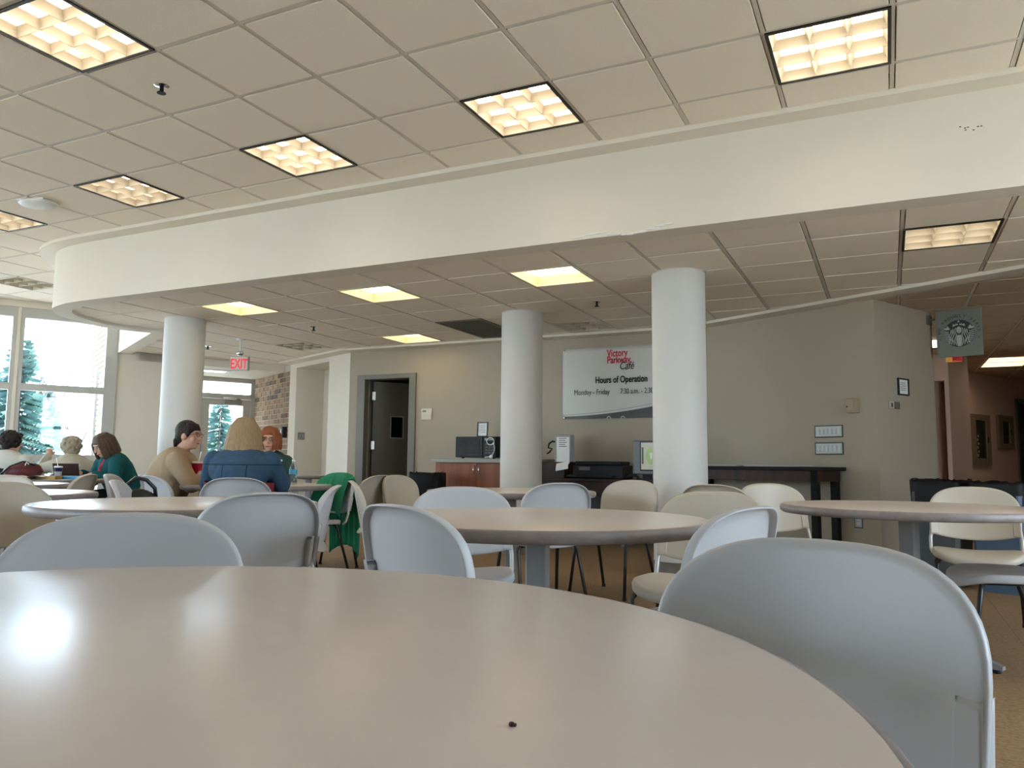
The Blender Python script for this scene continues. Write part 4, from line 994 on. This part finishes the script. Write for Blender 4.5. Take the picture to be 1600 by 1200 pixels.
wall_thing('thermostat', 'small black thermostat on the corridor wall', 'thermostat', CM, .055, 1.59, [('body', (-.08, .08, -.06, .06, -.03, 0), blackm, .004), ('screen', (-.05, .05, -.03, .03, -.033, -.03), plasticbk, .001)])
# specks on bulkhead and crumb on the near table
q = MB(); rnd = random.Random(3)
for i in range(7): q.ell((.50 + rnd.uniform(-.05, .06), 5.149, 2.93 + rnd.uniform(-.02, .02)), (.006, .002, .004), n=6)
struct(obj('trim_6', q, M('chip dark', (.12, .10, .08), .8)), 'small chips in the bulkhead paint')
q = MB(); q.ell((0, 0, .002), (.0026, .002, .002), n=8); q.ell((.002, .001, .0015), (.0015, .002, .0015), n=6); tag(obj('crumb', q, M('crumb', (.06, .01, .015), .6), None, True, (-.254, .533, .7395)), 'tiny dark red crumb on the near table top', 'crumb')
q = MB(); q.grid(lambda u, v: (-.012 + .024 * u + .004 * math.sin(7 * v), -.012 + .024 * v, .001 + .008 * math.sin(3 * u) * math.sin(2.5 * v)), 8, 8)
tag(obj('paper_scrap', q, paperm, None, True, (-.72, .43, .7395)), 'crumpled white paper scrap at the left edge of the near table', 'paper')

# ------------------------------------------------------------------ outside the windows
b = MB(); b.box(-70, 40, -60, 70, -.35, -.15); struct(obj('ground_outside', b, M('pale paving', (.42, .42, .38), .9, noise=.12, scale=1.5)), 'pale ground outside')

def treething(label, x, y, h, kind, seed):
    rnd = random.Random(seed)
    t = thing('garden_tree', label, 'tree', (x, y, -.15), rnd.uniform(0, 6), 'trees outside the windows')
    bark = M('bark', (.075, .075, .08), .9, noise=.2, scale=14)
    q = MB()
    if kind == 'pine':
        q.tube((0, 0, 0), (0, 0, h), .10, .02, 8); obj('trunk', q, bark, t, True)
        q = MB()
        for lay in range(26):
            z = .3 + (h - .3) * lay / 26; R = (1 - lay / 27) * h * .26
            for k in range(15):
                a = rnd.uniform(0, 2 * PI); n = 9; c0 = Vector((0, 0, z + rnd.uniform(-.1, .1))); d = Vector((math.cos(a), math.sin(a), -.25)); sd_ = Vector((-d.y, d.x, 0))
                for i in range(n):
                    p = c0 + d * R * (i + 1) / n; w = R * .12 * (1 - i / n) + .03
                    for sg in (-1, 1):
                        v = [q.bm.verts.new(c) for c in (p, p + sd_ * sg * w + Vector((0, 0, -.05)) + d * .1, p + sd_ * sg * w * .6 + d * .2 + Vector((0, 0, .04)))]; q.bm.faces.new(v)
        o = obj('needles', q, M('blue spruce', (.05, .115, .105), .8, noise=.25, scale=3), t); o['kind'] = 'stuff'
    else:
        leafs = []
        def grow(p, d, L, r, lev):
            e = p + d * L; q.tube(p, e, r, r * .65, 6 if lev > 1 else 5, False)
            if lev == 0: leafs.append(e); return
            for k in range(3 if lev > 1 else 4):
                nd = (d + Vector((rnd.uniform(-.8, .8), rnd.uniform(-.8, .8), rnd.uniform(-.15, .6)))).normalized(); grow(p.lerp(e, rnd.uniform(.6, 1)), nd, L * rnd.uniform(.6, .85), r * .58, lev - 1)
        grow(Vector((0, 0, 0)), Vector((.05, 0, 1)), h * .26, .05, 4); obj('trunk_and_branches', q, bark, t, True)
    return t
treething('blue-green spruce outside the left window', -18.6, 11.6, 4.0, 'pine', 1)
treething('second spruce outside, below the middle of the window', -20.6, 13.6, 3.0, 'pine', 2)
treething('third spruce outside, at the left window bay', -20.8, 11.6, 5.6, 'pine', 9)
treething('bare branched tree outside the window', -20.2, 12.9, 6.0, 'bare', 3)
treething('bare tree farther out, seen beside the brick', -21.5, 15.2, 6.5, 'bare', 5)
treething('spruce outside the glass entrance door', -24.5, 20.6, 5.0, 'pine', 6)
treething('smaller spruce outside the entrance, right of the other', -22.5, 21.6, 3.6, 'pine', 7)
def shrub(label, x, y, r, h, seed):
    rnd = random.Random(seed); t = thing('garden_shrub', label, 'shrub', (x, y, -.15), 0, 'shrubs outside the windows'); q = MB()
    for i in range(900):
        a, b_ = rnd.uniform(0, 2 * PI), rnd.uniform(0, 1); k = rnd.uniform(.55, 1); p = Vector((math.cos(a) * math.sqrt(1 - b_ * b_) * r * k, math.sin(a) * math.sqrt(1 - b_ * b_) * r * k, b_ * h * k))
        d1 = Vector((rnd.uniform(-1, 1), rnd.uniform(-1, 1), rnd.uniform(-1, 1))) * .07; d2 = Vector((rnd.uniform(-1, 1), rnd.uniform(-1, 1), rnd.uniform(-1, 1))) * .07
        q.bm.faces.new([q.bm.verts.new(c) for c in (p, p + d1, p + d2)])
    o = obj('foliage', q, M('shrub leaf', (.06, .10, .06), .8, noise=.3, scale=5), t); o['kind'] = 'stuff'
    q = MB(); [q.tube((0, 0, 0), (rnd.uniform(-.3, .3) * r, rnd.uniform(-.3, .3) * r, h * .6), .02, .008, 5) for _ in range(5)]; obj('stems', q, MATS['bark'], t)
shrub('shrub outside at the foot of the left window', -17.0, 10.2, .9, 1.0, 1); shrub('brownish shrub outside near the brick', -17.5, 12.2, .8, 1.0, 2); shrub('shrub outside the entrance door', -19, 17.5, 1.2, 1.0, 3)

# ------------------------------------------------------------------ people
skinm = M('skin', (.56, .32, .23), .55, .35, noise=.05, scale=12)
def V3(*a): return Vector(a)
def voxel(o, size, smooth=4, fac=.5):
    m = o.modifiers.new('r', 'REMESH'); m.mode = 'VOXEL'; m.voxel_size = size; m.use_smooth_shade = True
    m = o.modifiers.new('s', 'SMOOTH'); m.iterations = smooth; m.factor = fac
    bake(o)
    for p in o.data.polygons: p.use_smooth = True
    return o
def hand(q, wrist, dirv, up, side, curl=.5):
    """palm and five fingers; side=+1 right hand (thumb towards -side)"""
    d = dirv.normalized(); s = d.cross(up).normalized(); u = s.cross(d).normalized()
    pal = wrist + d * .045
    q.cap(wrist, .022, pal, .024, 8)
    for k, (o_, L) in enumerate(((-.026, .068), (-.009, .078), (.009, .073), (.026, .056))):
        b0 = wrist + d * .080 + s * o_; b1 = b0 + (d - u * curl * .4).normalized() * L * .5; b2 = b1 + (d * .8 - u * curl).normalized() * L * .5
        q.cap(pal + s * o_ * .8, .0125, b0, .0105, 7); q.cap(b0, .0100, b1, .0088, 7); q.cap(b1, .0088, b2, .0075, 7)
    th0 = wrist + d * .025 - s * side * .026; th1 = th0 + (d * .75 - s * side * .75 - u * .2).normalized() * .036; th2 = th1 + (d - s * side * .1 - u * .3).normalized() * .032
    q.cap(th0, .013, th1, .0115, 7); q.cap(th1, .011, th2, .009, 7)
def person(label, loc, yaw, lean, arms, head, hair, top, trouser, skin=skinm, glasses=False, plump=1.0, extra=None, hide_legs=False, dz=0):
    """lean: (x, y) shift of the neck; arms: ((elbow, wrist, hand dir) left, right); head: (yaw, pitch)"""
    t = thing('person', label, 'person', loc, yaw)
    P = V3(0, 0, .56); N = V3(lean[0], lean[1], 1.00 + dz); C = P.lerp(N, .62); sp = (N - P).normalized()
    sh = [V3(s * .160 * plump, 0, -.072) + N for s in (-1, 1)]
    hip = [V3(s * .09, .02, .55) for s in (-1, 1)]; kn = [V3(s * .13, .44, .52) for s in (-1, 1)]; an = [V3(s * .13, .42, .09) for s in (-1, 1)]; toe = [V3(s * .14, .56, .03) for s in (-1, 1)]
    HR = Matrix.Rotation(head[0], 3, 'Z') @ Matrix.Rotation(head[1], 3, 'X')
    Hc = N + V3(0, .025, .075) + HR @ V3(0, .02, .065)
    H = lambda x, y, z: Hc + HR @ V3(x, y, z)
    q = MB()
    # head and face
    q.ell(H(0, -.012, .02), (.073, .092, .098), HR, 18); q.ell(H(0, .022, -.045), (.058, .066, .072), HR, 16); q.ell(H(0, .055, -.088), (.030, .028, .024), HR, 10)
    q.cap(H(0, .085, .012), .008, H(0, .106, -.026), .0125, 8); [q.ell(H(s * .010, .096, -.030), (.008, .010, .007), HR, 8) for s in (-1, 1)]
    q.ell(H(0, .072, .032), (.052, .020, .012), HR, 10); [q.ell(H(s * .038, .062, -.030), (.022, .022, .022), HR, 10) for s in (-1, 1)]
    [q.ell(H(s * .074, -.005, -.012), (.010, .022, .032), HR, 10) for s in (-1, 1)]; q.ell(H(0, .082, -.062), (.022, .012, .010), HR, 8)
    q.cap(H(0, -.022, -.07), .052, N + V3(0, -.01, -.02), .058, 12)
    # trunk
    q.ell(P, (.16, .115, .11), n=14); q.cap(P + sp * .05, .125, C, .135, 12); q.ell(C + sp * .04, (.165, .112, .16), n=14); q.cap(sh[0], .058, sh[1], .058, 10); q.cap(N - sp * .09, .10, N - sp * .02, .055, 10)
    for k, s in enumerate((-1, 1)):
        el, wr, hd = arms[k]; q.cap(sh[k], .052, el, .040, 10); q.cap(el, .038, wr, .026, 10); hand(q, wr, hd, V3(0, 0, 1), s)
        q.cap(hip[k], .085, kn[k], .060, 10); q.cap(kn[k], .056, an[k], .040, 10); q.cap(an[k] - V3(0, .03, .03), .038, toe[k], .028, 8)
    body = voxel(obj('body', q, skin, t), .0075, 3)
    # clothing
    tm, neck = top; q = MB(); f = 1.0
    q.cap(P - V3(0, 0, .02), .150 * plump, P + sp * .1, .150 * plump, 14); q.cap(P + sp * .08, .148 * plump, C, .155 * plump, 14); q.ell(C + sp * .04, (.186 * plump, .134 * plump, .175), n=16)
    [q.cap(N - sp * .035, .070, sh[k], .066, 12) for k in (0, 1)]; q.cap(N - sp * .10, .12, N - sp * (.03 - neck), .074 - neck * .2, 12)
    for k in (0, 1):
        el, wr, hd = arms[k]; w2 = el.lerp(wr, .90); q.cap(sh[k], .066 * plump, el, .057 * plump, 12); q.cap(el, .056 * plump, w2, .042 * plump, 12)
    voxel(obj('upper_clothing', q, tm, t), .010, 5)
    q = MB(); q.ell(P - V3(0, 0, .02), (.178, .135, .105), n=14)
    for k in (0, 1): q.cap(hip[k], .100, kn[k], .078, 12); q.cap(kn[k], .074, an[k] + V3(0, 0, .03), .058, 12)
    voxel(obj('trousers', q, trouser, t), .012, 4)
    for k in (0, 1):
        q = MB(); q.cap(an[k] - V3(0, .035, .035), .046, toe[k] + V3(0, .01, .008), .036, 10); q.box(an[k].x - .045, an[k].x + .045, an[k].y - .08, toe[k].y + .04, 0, .018); obj('shoe', q, M('shoe dark', (.03, .028, .028), .5), t, True)
    # hair
    hm, fn = hair; q = MB(); fn(q, H, HR); ho = voxel(obj('hair', q, hm, t), .0075, 2)
    # eyes, mouth, glasses
    for s in (-1, 1):
        q = MB(); q.ell(H(s * .030, .079, .006), (.0135, .006, .0055), HR, 10); e = obj('eye', q, M('eye white', (.55, .52, .48), .3), t, True)
        q = MB(); q.ell(H(s * .030, .0835, .006), (.006, .004, .0055), HR, 8); obj('iris', q, M('iris', (.03, .02, .015), .2), e, True)
        q = MB(); q.cap(H(s * .014, .087, .024), .0035, H(s * .048, .078, .025), .003, 6); obj('eyebrow', q, hm, t, True)
    q = MB(); q.cap(H(-.020, .084, -.063), .0045, H(.020, .084, -.063), .0045, 8); q.ell(H(0, .089, -.064), (.016, .006, .006), HR, 8); obj('lips', q, M('lips', (.35, .07, .07), .4), t, True)
    if glasses:
        q = MB()
        for s in (-1, 1):
            q.path([H(s * .031 + .021 * math.cos(a), .096, .004 + .015 * math.sin(a)) for a in [2 * PI * k / 14 for k in range(14)]], .0018, 5, True); q.path([H(s * .052, .094, .008), H(s * .074, .06, .010), H(s * .078, 0, .006)], .0018, 5)
        q.path([H(-.010, .097, .006), H(0, .099, .008), H(.010, .097, .006)], .0018, 5); obj('glasses', q, M('glasses metal', (.06, .05, .05), .3), t)
    if extra: extra(t, H, N, C)
    return t
rndh = random.Random(11)
def hair_short(q, H, HR):
    q.ell(H(0, -.022, .036), (.083, .098, .092), HR, 18); q.ell(H(0, -.06, -.02), (.070, .055, .075), HR, 14)
    for k in range(26):
        a = rndh.uniform(-1.1, 1.1); p = (.072 * math.sin(a), .05 * math.cos(a), .085); e = (.074 * math.sin(a), .082 * math.cos(a), .045 + .015 * rndh.random()); q.cap(H(*p), .018, H(*e), .009, 6)
    for s in (-1, 1): q.cap(H(s * .074, .03, .04), .014, H(s * .077, .028, -.015), .008, 6); q.cap(H(s * .05, -.085, -.05), .022, H(s * .05, -.088, -.10), .010, 6)
    for k in range(12): q.cap(H(rndh.uniform(-.06, .06), -.085, -.05), .016, H(rndh.uniform(-.06, .06), -.095, -.105), .006, 6)
def hair_bob(L, flare, part=.0, front=.55):
    def fn(q, H, HR):
        q.ell(H(0, -.02, .036), (.084, .100, .094), HR, 18)
        for k in range(110):
            a = rndh.uniform(front, 2 * PI - front); x, y = math.sin(a), math.cos(a); rr = rndh.uniform(.86, 1.04); l = L * rndh.uniform(.92, 1.05)
            p0 = (.05 * x, -.02 + .055 * y, .10); p1 = (.097 * x * rr, -.02 + .106 * y * rr, .035); p2 = ((.098 + flare * .4) * x * rr, -.02 + (.108 + flare * .4) * y * rr, -.05 - .2 * l); p3 = ((.095 + flare) * x * rr, -.02 + (.105 + flare) * y * rr, -.04 - l)
            q.cap(H(*p0), .020, H(*p1), .018, 6); q.cap(H(*p1), .018, H(*p2), .016, 6); q.cap(H(*p2), .016, H(*p3), .009, 6)
        for k in range(14):
            a = rndh.uniform(-.9, .9); q.cap(H(.055 * math.sin(a), .03, .105), .016, H(.074 * math.sin(a) * 1.05, .078 * math.cos(a), .052), .008, 6)
    return fn
def hair_curly(q, H, HR):
    q.ell(H(0, -.018, .03), (.086, .102, .094), HR, 18); q.ell(H(0, -.055, -.03), (.080, .06, .075), HR, 14)
    for k in range(150):
        a, b_ = rndh.uniform(.75, 2 * PI - .75), rndh.uniform(-.95, 1.3); x = math.sin(a) * math.cos(b_); y = math.cos(a) * math.cos(b_); z = math.sin(b_)
        r_ = rndh.uniform(.014, .024); q.ell(H(x * .098, -.02 + y * .112, .025 + z * .098), (r_, r_, r_ * .8), HR, 7)
    for k in range(24):
        a = rndh.uniform(-.75, .75); q.ell(H(.08 * math.sin(a), .062, .085 + rndh.uniform(-.015, .02)), (.02, .02, .016), HR, 7)
def hm(name, c): return M(name, c, .6, .2, noise=.35, scale=18, stretch=(6, 6, 1), bump=.5, bscale=40)
dk_tr = M('dark trousers', (.012, .012, .015), .85, .2)
def facing(dx, dy): return math.atan2(-dx, dy)
D = V3
# three women at the table with the bottles
person('woman in a beige sweater with short dark hair and glasses, in profile', (-5.40, 4.56, 0), facing(.80, .60), (.0, .17),
       ((D(-.24, .30, .74), D(-.06, .46, .79), D(1, .3, 0)), (D(.25, .30, .74), D(.10, .47, .80), D(-1, .35, 0))), (-.30, -.05), (hm('dark brown hair', (.025, .018, .016)), hair_short),
       (M('beige knit', (.36, .265, .175), .9, .2, noise=.08, scale=60, bump=.2, bscale=120), .02), dk_tr, glasses=True, plump=1.22)
def collar(t, H, N, C):
    q = MB(); q.grid(lambda u, v: (.252 * math.sin(2 * PI * u), .05 + .186 * math.cos(2 * PI * u), .69 + .088 * v + .006 * math.sin(18 * u)), 40, 3); obj('red_hem', q, M('red cloth', (.16, .012, .025), .85), t, True)
denim = M('denim', (.035, .075, .125), .85, .2, noise=.25, scale=30, bump=.25, bscale=160)
def stitched(m):       # darker seams: yoke, centre back and two panels
    nt = m.node_tree; b = nt.nodes['Principled BSDF']; src = b.inputs['Base Color'].links[0].from_socket
    tc = nt.nodes.new('ShaderNodeTexCoord'); sp_ = nt.nodes.new('ShaderNodeSeparateXYZ'); nt.links.new(tc.outputs['Object'], sp_.inputs[0])
    def mth(op, a, c): n = nt.nodes.new('ShaderNodeMath'); n.operation = op; [nt.links.new(v, n.inputs[i]) if hasattr(v, 'is_linked') else setattr(n.inputs[i], 'default_value', v) for i, v in enumerate((a, c))]; return n.outputs[0]
    x, z = mth('ABSOLUTE', sp_.outputs['X'], 0), sp_.outputs['Z']
    yoke = mth('COMPARE', z, .905); nt.nodes[-1].inputs[2].default_value = .005
    pan = mth('COMPARE', x, .085); nt.nodes[-1].inputs[2].default_value = .0045
    pan = mth('MULTIPLY', pan, mth('LESS_THAN', z, .905)); allm = mth('MAXIMUM', yoke, pan)
    mx = nt.nodes.new('ShaderNodeMix'); mx.data_type = 'RGBA'; mx.inputs[7].default_value = (.016, .036, .062, 1); nt.links.new(src, mx.inputs[6]); nt.links.new(allm, mx.inputs[0]); nt.links.new(mx.outputs[2], b.inputs['Base Color'])
stitched(denim)
person('woman in a blue denim jacket with long blonde hair, seen from behind', (-4.33, 4.35, 0), facing(-.50, .87), (.0, .10),
       ((D(-.27, .22, .76), D(-.14, .48, .79), D(.6, .8, 0)), (D(.27, .22, .76), D(.14, .48, .79), D(-.6, .8, 0))), (-.12, -.05), (hm('blonde hair', (.29, .20, .11)), hair_bob(.150, .050)),
       (denim, .03), dk_tr, plump=1.25, extra=collar)
person('red-haired woman with glasses facing the camera', (-5.37, 5.86, 0), facing(.48, -.88), (.02, .10),
       ((D(-.22, .22, .74), D(-.12, .44, .79), D(.5, .8, 0)), (D(.22, .22, .74), D(.12, .44, .79), D(-.5, .8, 0))), (.10, -.05), (hm('auburn hair', (.23, .075, .03)), hair_bob(.050, .012)),
       (M('dark green blouse', (.02, .05, .04), .85), .01), dk_tr, glasses=True)
# woman in teal, writing
def scarf(t, H, N, C):
    q = MB(); rm = M('red scarf', (.50, .012, .045), .8, noise=.12, scale=20)
    q.cap(N + V3(-.055, .045, -.01), .022, N + V3(-.02, .085, -.12), .024, 8); q.cap(N + V3(-.02, .085, -.12), .024, C + V3(.0, .155, -.08), .03, 8)
    q.grid(lambda u, v: (-.14 + .13 * u - .03 * v, .17 + .16 * v, .66 - .12 * v + .01 * math.sin(9 * u)), 8, 8); o = obj('scarf', q, rm, t, True)
    q = MB(); w = PEN + V3(0, 0, 0); q.tube(w, w + V3(.03, -.05, .10), .004); obj('pen', q, M('pen', (.7, .7, .65), .4), t)
PEN = D(.10, .50, .775)
person('woman in a teal jacket and red scarf, bent over her writing', (-7.36, 5.825, 0), facing(-.25, -.97), (.03, .20),
       ((D(-.26, .26, .70), D(-.12, .40, .78), D(.7, .7, -.1)), (D(.29, .24, .71), D(.15, .42, .79), D(-.4, .9, -.1))), (.15, -.50), (hm('brown hair', (.085, .050, .032)), hair_bob(.085, .014)),
       (M('teal fleece', (.006, .075, .085), .9, .2, noise=.15, scale=30, bump=.2, bscale=120), .02), dk_tr, plump=1.15, extra=scarf, dz=-.04)
# two women by the window
person('woman in a white top with dark curly hair, at the left picture edge', (-8.78, 5.36, 0), facing(-.45, .89), (.0, .06),
       ((D(-.28, .18, .74), D(-.14, .42, .79), D(.5, .8, 0)), (D(.28, .18, .74), D(.14, .42, .79), D(-.5, .8, 0))), (-.55, -.1), (hm('black curly hair', (.020, .015, .013)), hair_curly),
       (M('white knit', (.62, .62, .56), .9, .2, noise=.06, scale=40, bump=.2, bscale=120), .02), dk_tr, plump=1.2, dz=-.02)
person('woman in a cream top with curly blonde hair, seen from behind by the window', (-8.34, 5.86, 0), facing(-.90, .44), (.0, .05),
       ((D(-.28, .22, .82), D(-.18, .42, .98), D(.1, .6, .5)), (D(.28, .18, .74), D(.14, .42, .79), D(-.5, .8, 0))), (.35, -.12), (hm('ash blonde hair', (.36, .30, .22)), hair_curly),
       (M('cream knit', (.50, .46, .37), .9, .2, noise=.06, scale=40, bump=.2, bscale=120), .02), dk_tr, plump=1.1, dz=-.07)

# ------------------------------------------------------------------ things on the tables
TT = .74
def cup(x, y, r, h, label, body_fn, straw=True, lidm=None, lean=.1):
    t = thing('paper_cup', label, 'cup', (x, y, TT)); body_fn(t)
    q = MB(); q.lathe([(r + .002, h - .006), (r + .003, h + .004), (r - .004, h + .010), (.001, h + .010)], 28); obj('lid', q, lidm or M('white lid', (.75, .76, .76), .4), t, True)
    if straw: q = MB(); q.tube((0, 0, h - .02), (lean * .5, lean, h + .09), .0045); obj('straw', q, M('straw', (.85, .85, .82), .4), t, True)
    return t
def cola(t):
    r0, r1, h = .033, .048, .175
    def band(name, f0, f1, mat):
        q = MB(); n = 40; V = []
        for i in range(n):
            a = 2 * PI * i / n; z0, z1 = f0(a), f1(a); V.append([q.bm.verts.new((math.cos(a) * (r0 + (r1 - r0) * z / h), math.sin(a) * (r0 + (r1 - r0) * z / h), z)) for z in (z0, z1)])
        for i in range(n): q.bm.faces.new((V[i][0], V[(i + 1) % n][0], V[(i + 1) % n][1], V[i][1]))
        obj(name, q, mat, t, True)
    s1 = lambda a: .048 + .030 * math.sin(2 * a + 2.2); s2 = lambda a: .075 + .034 * math.sin(2 * a + 2.0)
    band('blue_band', lambda a: 0, s1, M('cup blue', (.01, .035, .25), .4)); band('white_wave', s1, s2, M('cup white', (.75, .75, .76), .4)); band('red_band', s2, lambda a: h, M('cup red', (.42, .008, .025), .4))
cup(-5.11, 4.69, .048, .175, 'red, white and blue drink cup on the three women\'s table', cola, lean=.02)
def bluecup(t): q = MB(); q.lathe([(.001, 0), (.026, 0), (.037, .115)], 28); obj('cup', q, M('navy cup', (.012, .02, .09), .4), t, True); q = MB(); q.lathe([(.0305, .03), (.034, .07)], 28); obj('printed_band', q, M('cup print', (.45, .45, .5), .5), t, True)
cup(-7.42, 5.07, .037, .115, 'navy blue cup with a white straw beside the maroon bag', bluecup, lean=-.02)
def bottle(x, y, label, band):
    t = thing('water_bottle', label, 'bottle', (x, y, TT))
    prof = [(.001, 0), (.028, .002), (.032, .012), (.031, .045), (.029, .05), (.031, .055), (.031, .085), (.032, .09), (.032, .125), (.031, .14), (.024, .160), (.013, .178), (.013, .195)]
    q = MB(); q.lathe(prof, 24); obj('bottle_body', q, glass_mat('bottle plastic', (.88, .91, .92), .10, .3), t, True)
    q = MB(); q.lathe([(.0325, .088), (.0325, .127)], 24); obj('wrapper', q, band, t, True)
    q = MB(); q.lathe([(.001, .207), (.0145, .207), (.0145, .192), (.001, .192)], 18); obj('screw_cap', q, M('cap white', (.8, .82, .82), .4), t)
    return t
bottle(-4.42, 5.05, 'clear water bottle with a blue wrapper on the three women\'s table', M('blue wrapper', (.05, .30, .48), .4, noise=.3, scale=20))
bottle(-4.66, 5.16, 'clear water bottle half hidden behind the denim jacket', M('pale wrapper', (.5, .55, .56), .4))
t = thing('condiment_cup', 'small green cup with white napkins beside the water bottle', 'cup', (-4.50, 4.93, TT))
q = MB(); q.lathe([(.001, 0), (.030, 0), (.037, .065), (.034, .065), (.028, .004)], 20); obj('cup', q, M('green plastic', (.01, .13, .045), .4), t, True)
tag(obj('salt_shaker', MB().lathe([(.001, 0), (.018, 0), (.018, .05), (.012, .062), (.001, .062)], 16), M('shaker', (.7, .7, .68), .4), None, True, (-4.455, 4.945, TT)), 'tiny white shaker beside the green cup', 'shaker')
# bag, books and papers on the writing woman's table
t = thing('shoulder_bag', 'maroon shoulder bag with black straps on the book table', 'bag', (-7.51, 4.78, TT), .9)
mar = M('maroon leather', (.085, .012, .018), .5, .4, noise=.15, scale=14)
q = MB(); q.ell((0, 0, .07), (.17, .10, .075), n=18); q.ell((.03, 0, .11), (.12, .07, .05), n=16); q.box(-.13, .13, -.08, .08, .0, .03, bev=.01); bg = voxel(obj('bag_body', q, mar, t), .008, 6)
for s in (-1, 1): q = MB(); q.path([(-.16, s * .05, .05), (-.20, s * .06, .02), (-.10, s * .10, .12), (.0, s * .09, .165), (.10, s * .08, .13)], .009, 7); obj('strap', q, plasticbk, t, True)
q = MB(); q.path([(.02, -.09, .13), (.03, -.10, .16), (.05, -.09, .14)], .006, 6); obj('tag', q, paperm, t, True)
def flat(name, label, cat, x, y, w, d, h, rz, mat, z=TT): return tag(obj(name, MB().box(-w / 2, w / 2, -d / 2, d / 2, 0, h, bev=min(.002, h / 3)), mat, None, False, (x, y, z), rz), label, cat)
t = thing('open_book', 'open white book in front of the maroon bag', 'book', (-7.29, 4.69, TT), .6)
for s in (-1, 1): q = MB(); q.grid(lambda u, v: (s * (.005 + .15 * u), -.11 + .22 * v, .008 + .028 * math.sin(u * 2.4)), 8, 2); q.grid(lambda u, v: (s * (.005 + .15 * u), -.11 + .22 * v, .002), 8, 2, True); obj('page_block', q, paperm, t, True)
q = MB(); q.box(-.16, .16, -.115, .115, 0, .003); obj('cover', q, plasticbk, t)
flat('yellow_book', 'thick mustard yellow book on the book table', 'book', -7.20, 4.83, .20, .14, .032, .45, M('mustard', (.36, .22, .04), .5))
flat('blue_folder', 'bright blue folder under the papers of the woman in teal', 'folder', -7.15, 5.02, .26, .20, .030, .45, M('folder blue', (.01, .22, .42), .4))
t = thing('tablet', 'dark tablet in an open case in front of the curly blonde woman', 'tablet', (-7.55, 5.26, TT), facing(.35, -.93) + .3)
q = MB(); q.box(-.12, .12, -.004, .004, 0, .17, bev=.003, mat=Matrix.Rotation(-.5, 4, 'X')); obj('screen_half', q, M('tablet brown', (.045, .022, .025), .35), t)
q = MB(); q.box(-.12, .12, -.17, .0, 0, .008, bev=.003); obj('base_half', q, M('tablet navy', (.015, .015, .07), .4), t)
for k, (x, y, w, rz, lab) in enumerate([(-7.36, 5.29, .20, .3, 'white writing paper under the hand of the woman in teal'), (-7.36, 5.03, .20, 1.0, 'loose white sheet behind the blue folder'), (-7.93, 4.90, .16, .2, 'white napkin left of the maroon bag')]):
    flat('paper_sheet', lab, 'paper', x, y, w, w * 1.3, .0015 + .0008 * k, rz, paperm, TT + (.002 if k else .0))
q = MB(); q.grid(lambda u, v: (-.05 + .10 * u, -.05 + .10 * v, .012 + .05 * (u - .5) ** 2 + .035 * math.sin(7 * u + 3 * v) ** 2), 10, 10); tag(obj('napkin', q, paperm, None, True, (-9.02, 5.92, TT)), 'crumpled white napkin on the window table', 'napkin')
# black handbag hanging at the edge-on chair
t = thing('handbag', 'black handbag hung behind the left table, beside an edge-on chair', 'bag', (-4.10, 3.32, 0), 1.0)
q = MB(); q.ell((0, 0, .66), (.12, .045, .10), n=14); q.box(-.11, .11, -.04, .04, .56, .68, bev=.02); voxel(obj('bag_body', q, M('black leather', (.012, .011, .011), .45), t), .009, 5)
q = MB(); q.path([(-.10, 0, .70), (-.08, -.01, .77), (-.02, -.02, .825), (.04, -.02, .81), (.09, 0, .76), (.10, 0, .70)], .012, 7); obj('strap', q, blackm, t, True)
# navy bag on the seat of the dark chair
t = thing('navy_bag', 'navy bag lying on a chair seat behind the green jacket', 'bag', (-4.50, 6.06, .445), 1.0)
q = MB(); q.ell((0, 0, .085), (.15, .12, .09), n=14); q.box(-.13, .13, -.10, .10, .005, .08, bev=.02); voxel(obj('bag_body', q, M('navy nylon', (.010, .012, .022), .6), t), .01, 5)
q = MB(); q.path([(-.08, 0, .16), (0, .03, .20), (.08, 0, .16)], .008, 6); obj('handle', q, blackm, t, True)

bpy.data.scenes.remove(WORK)
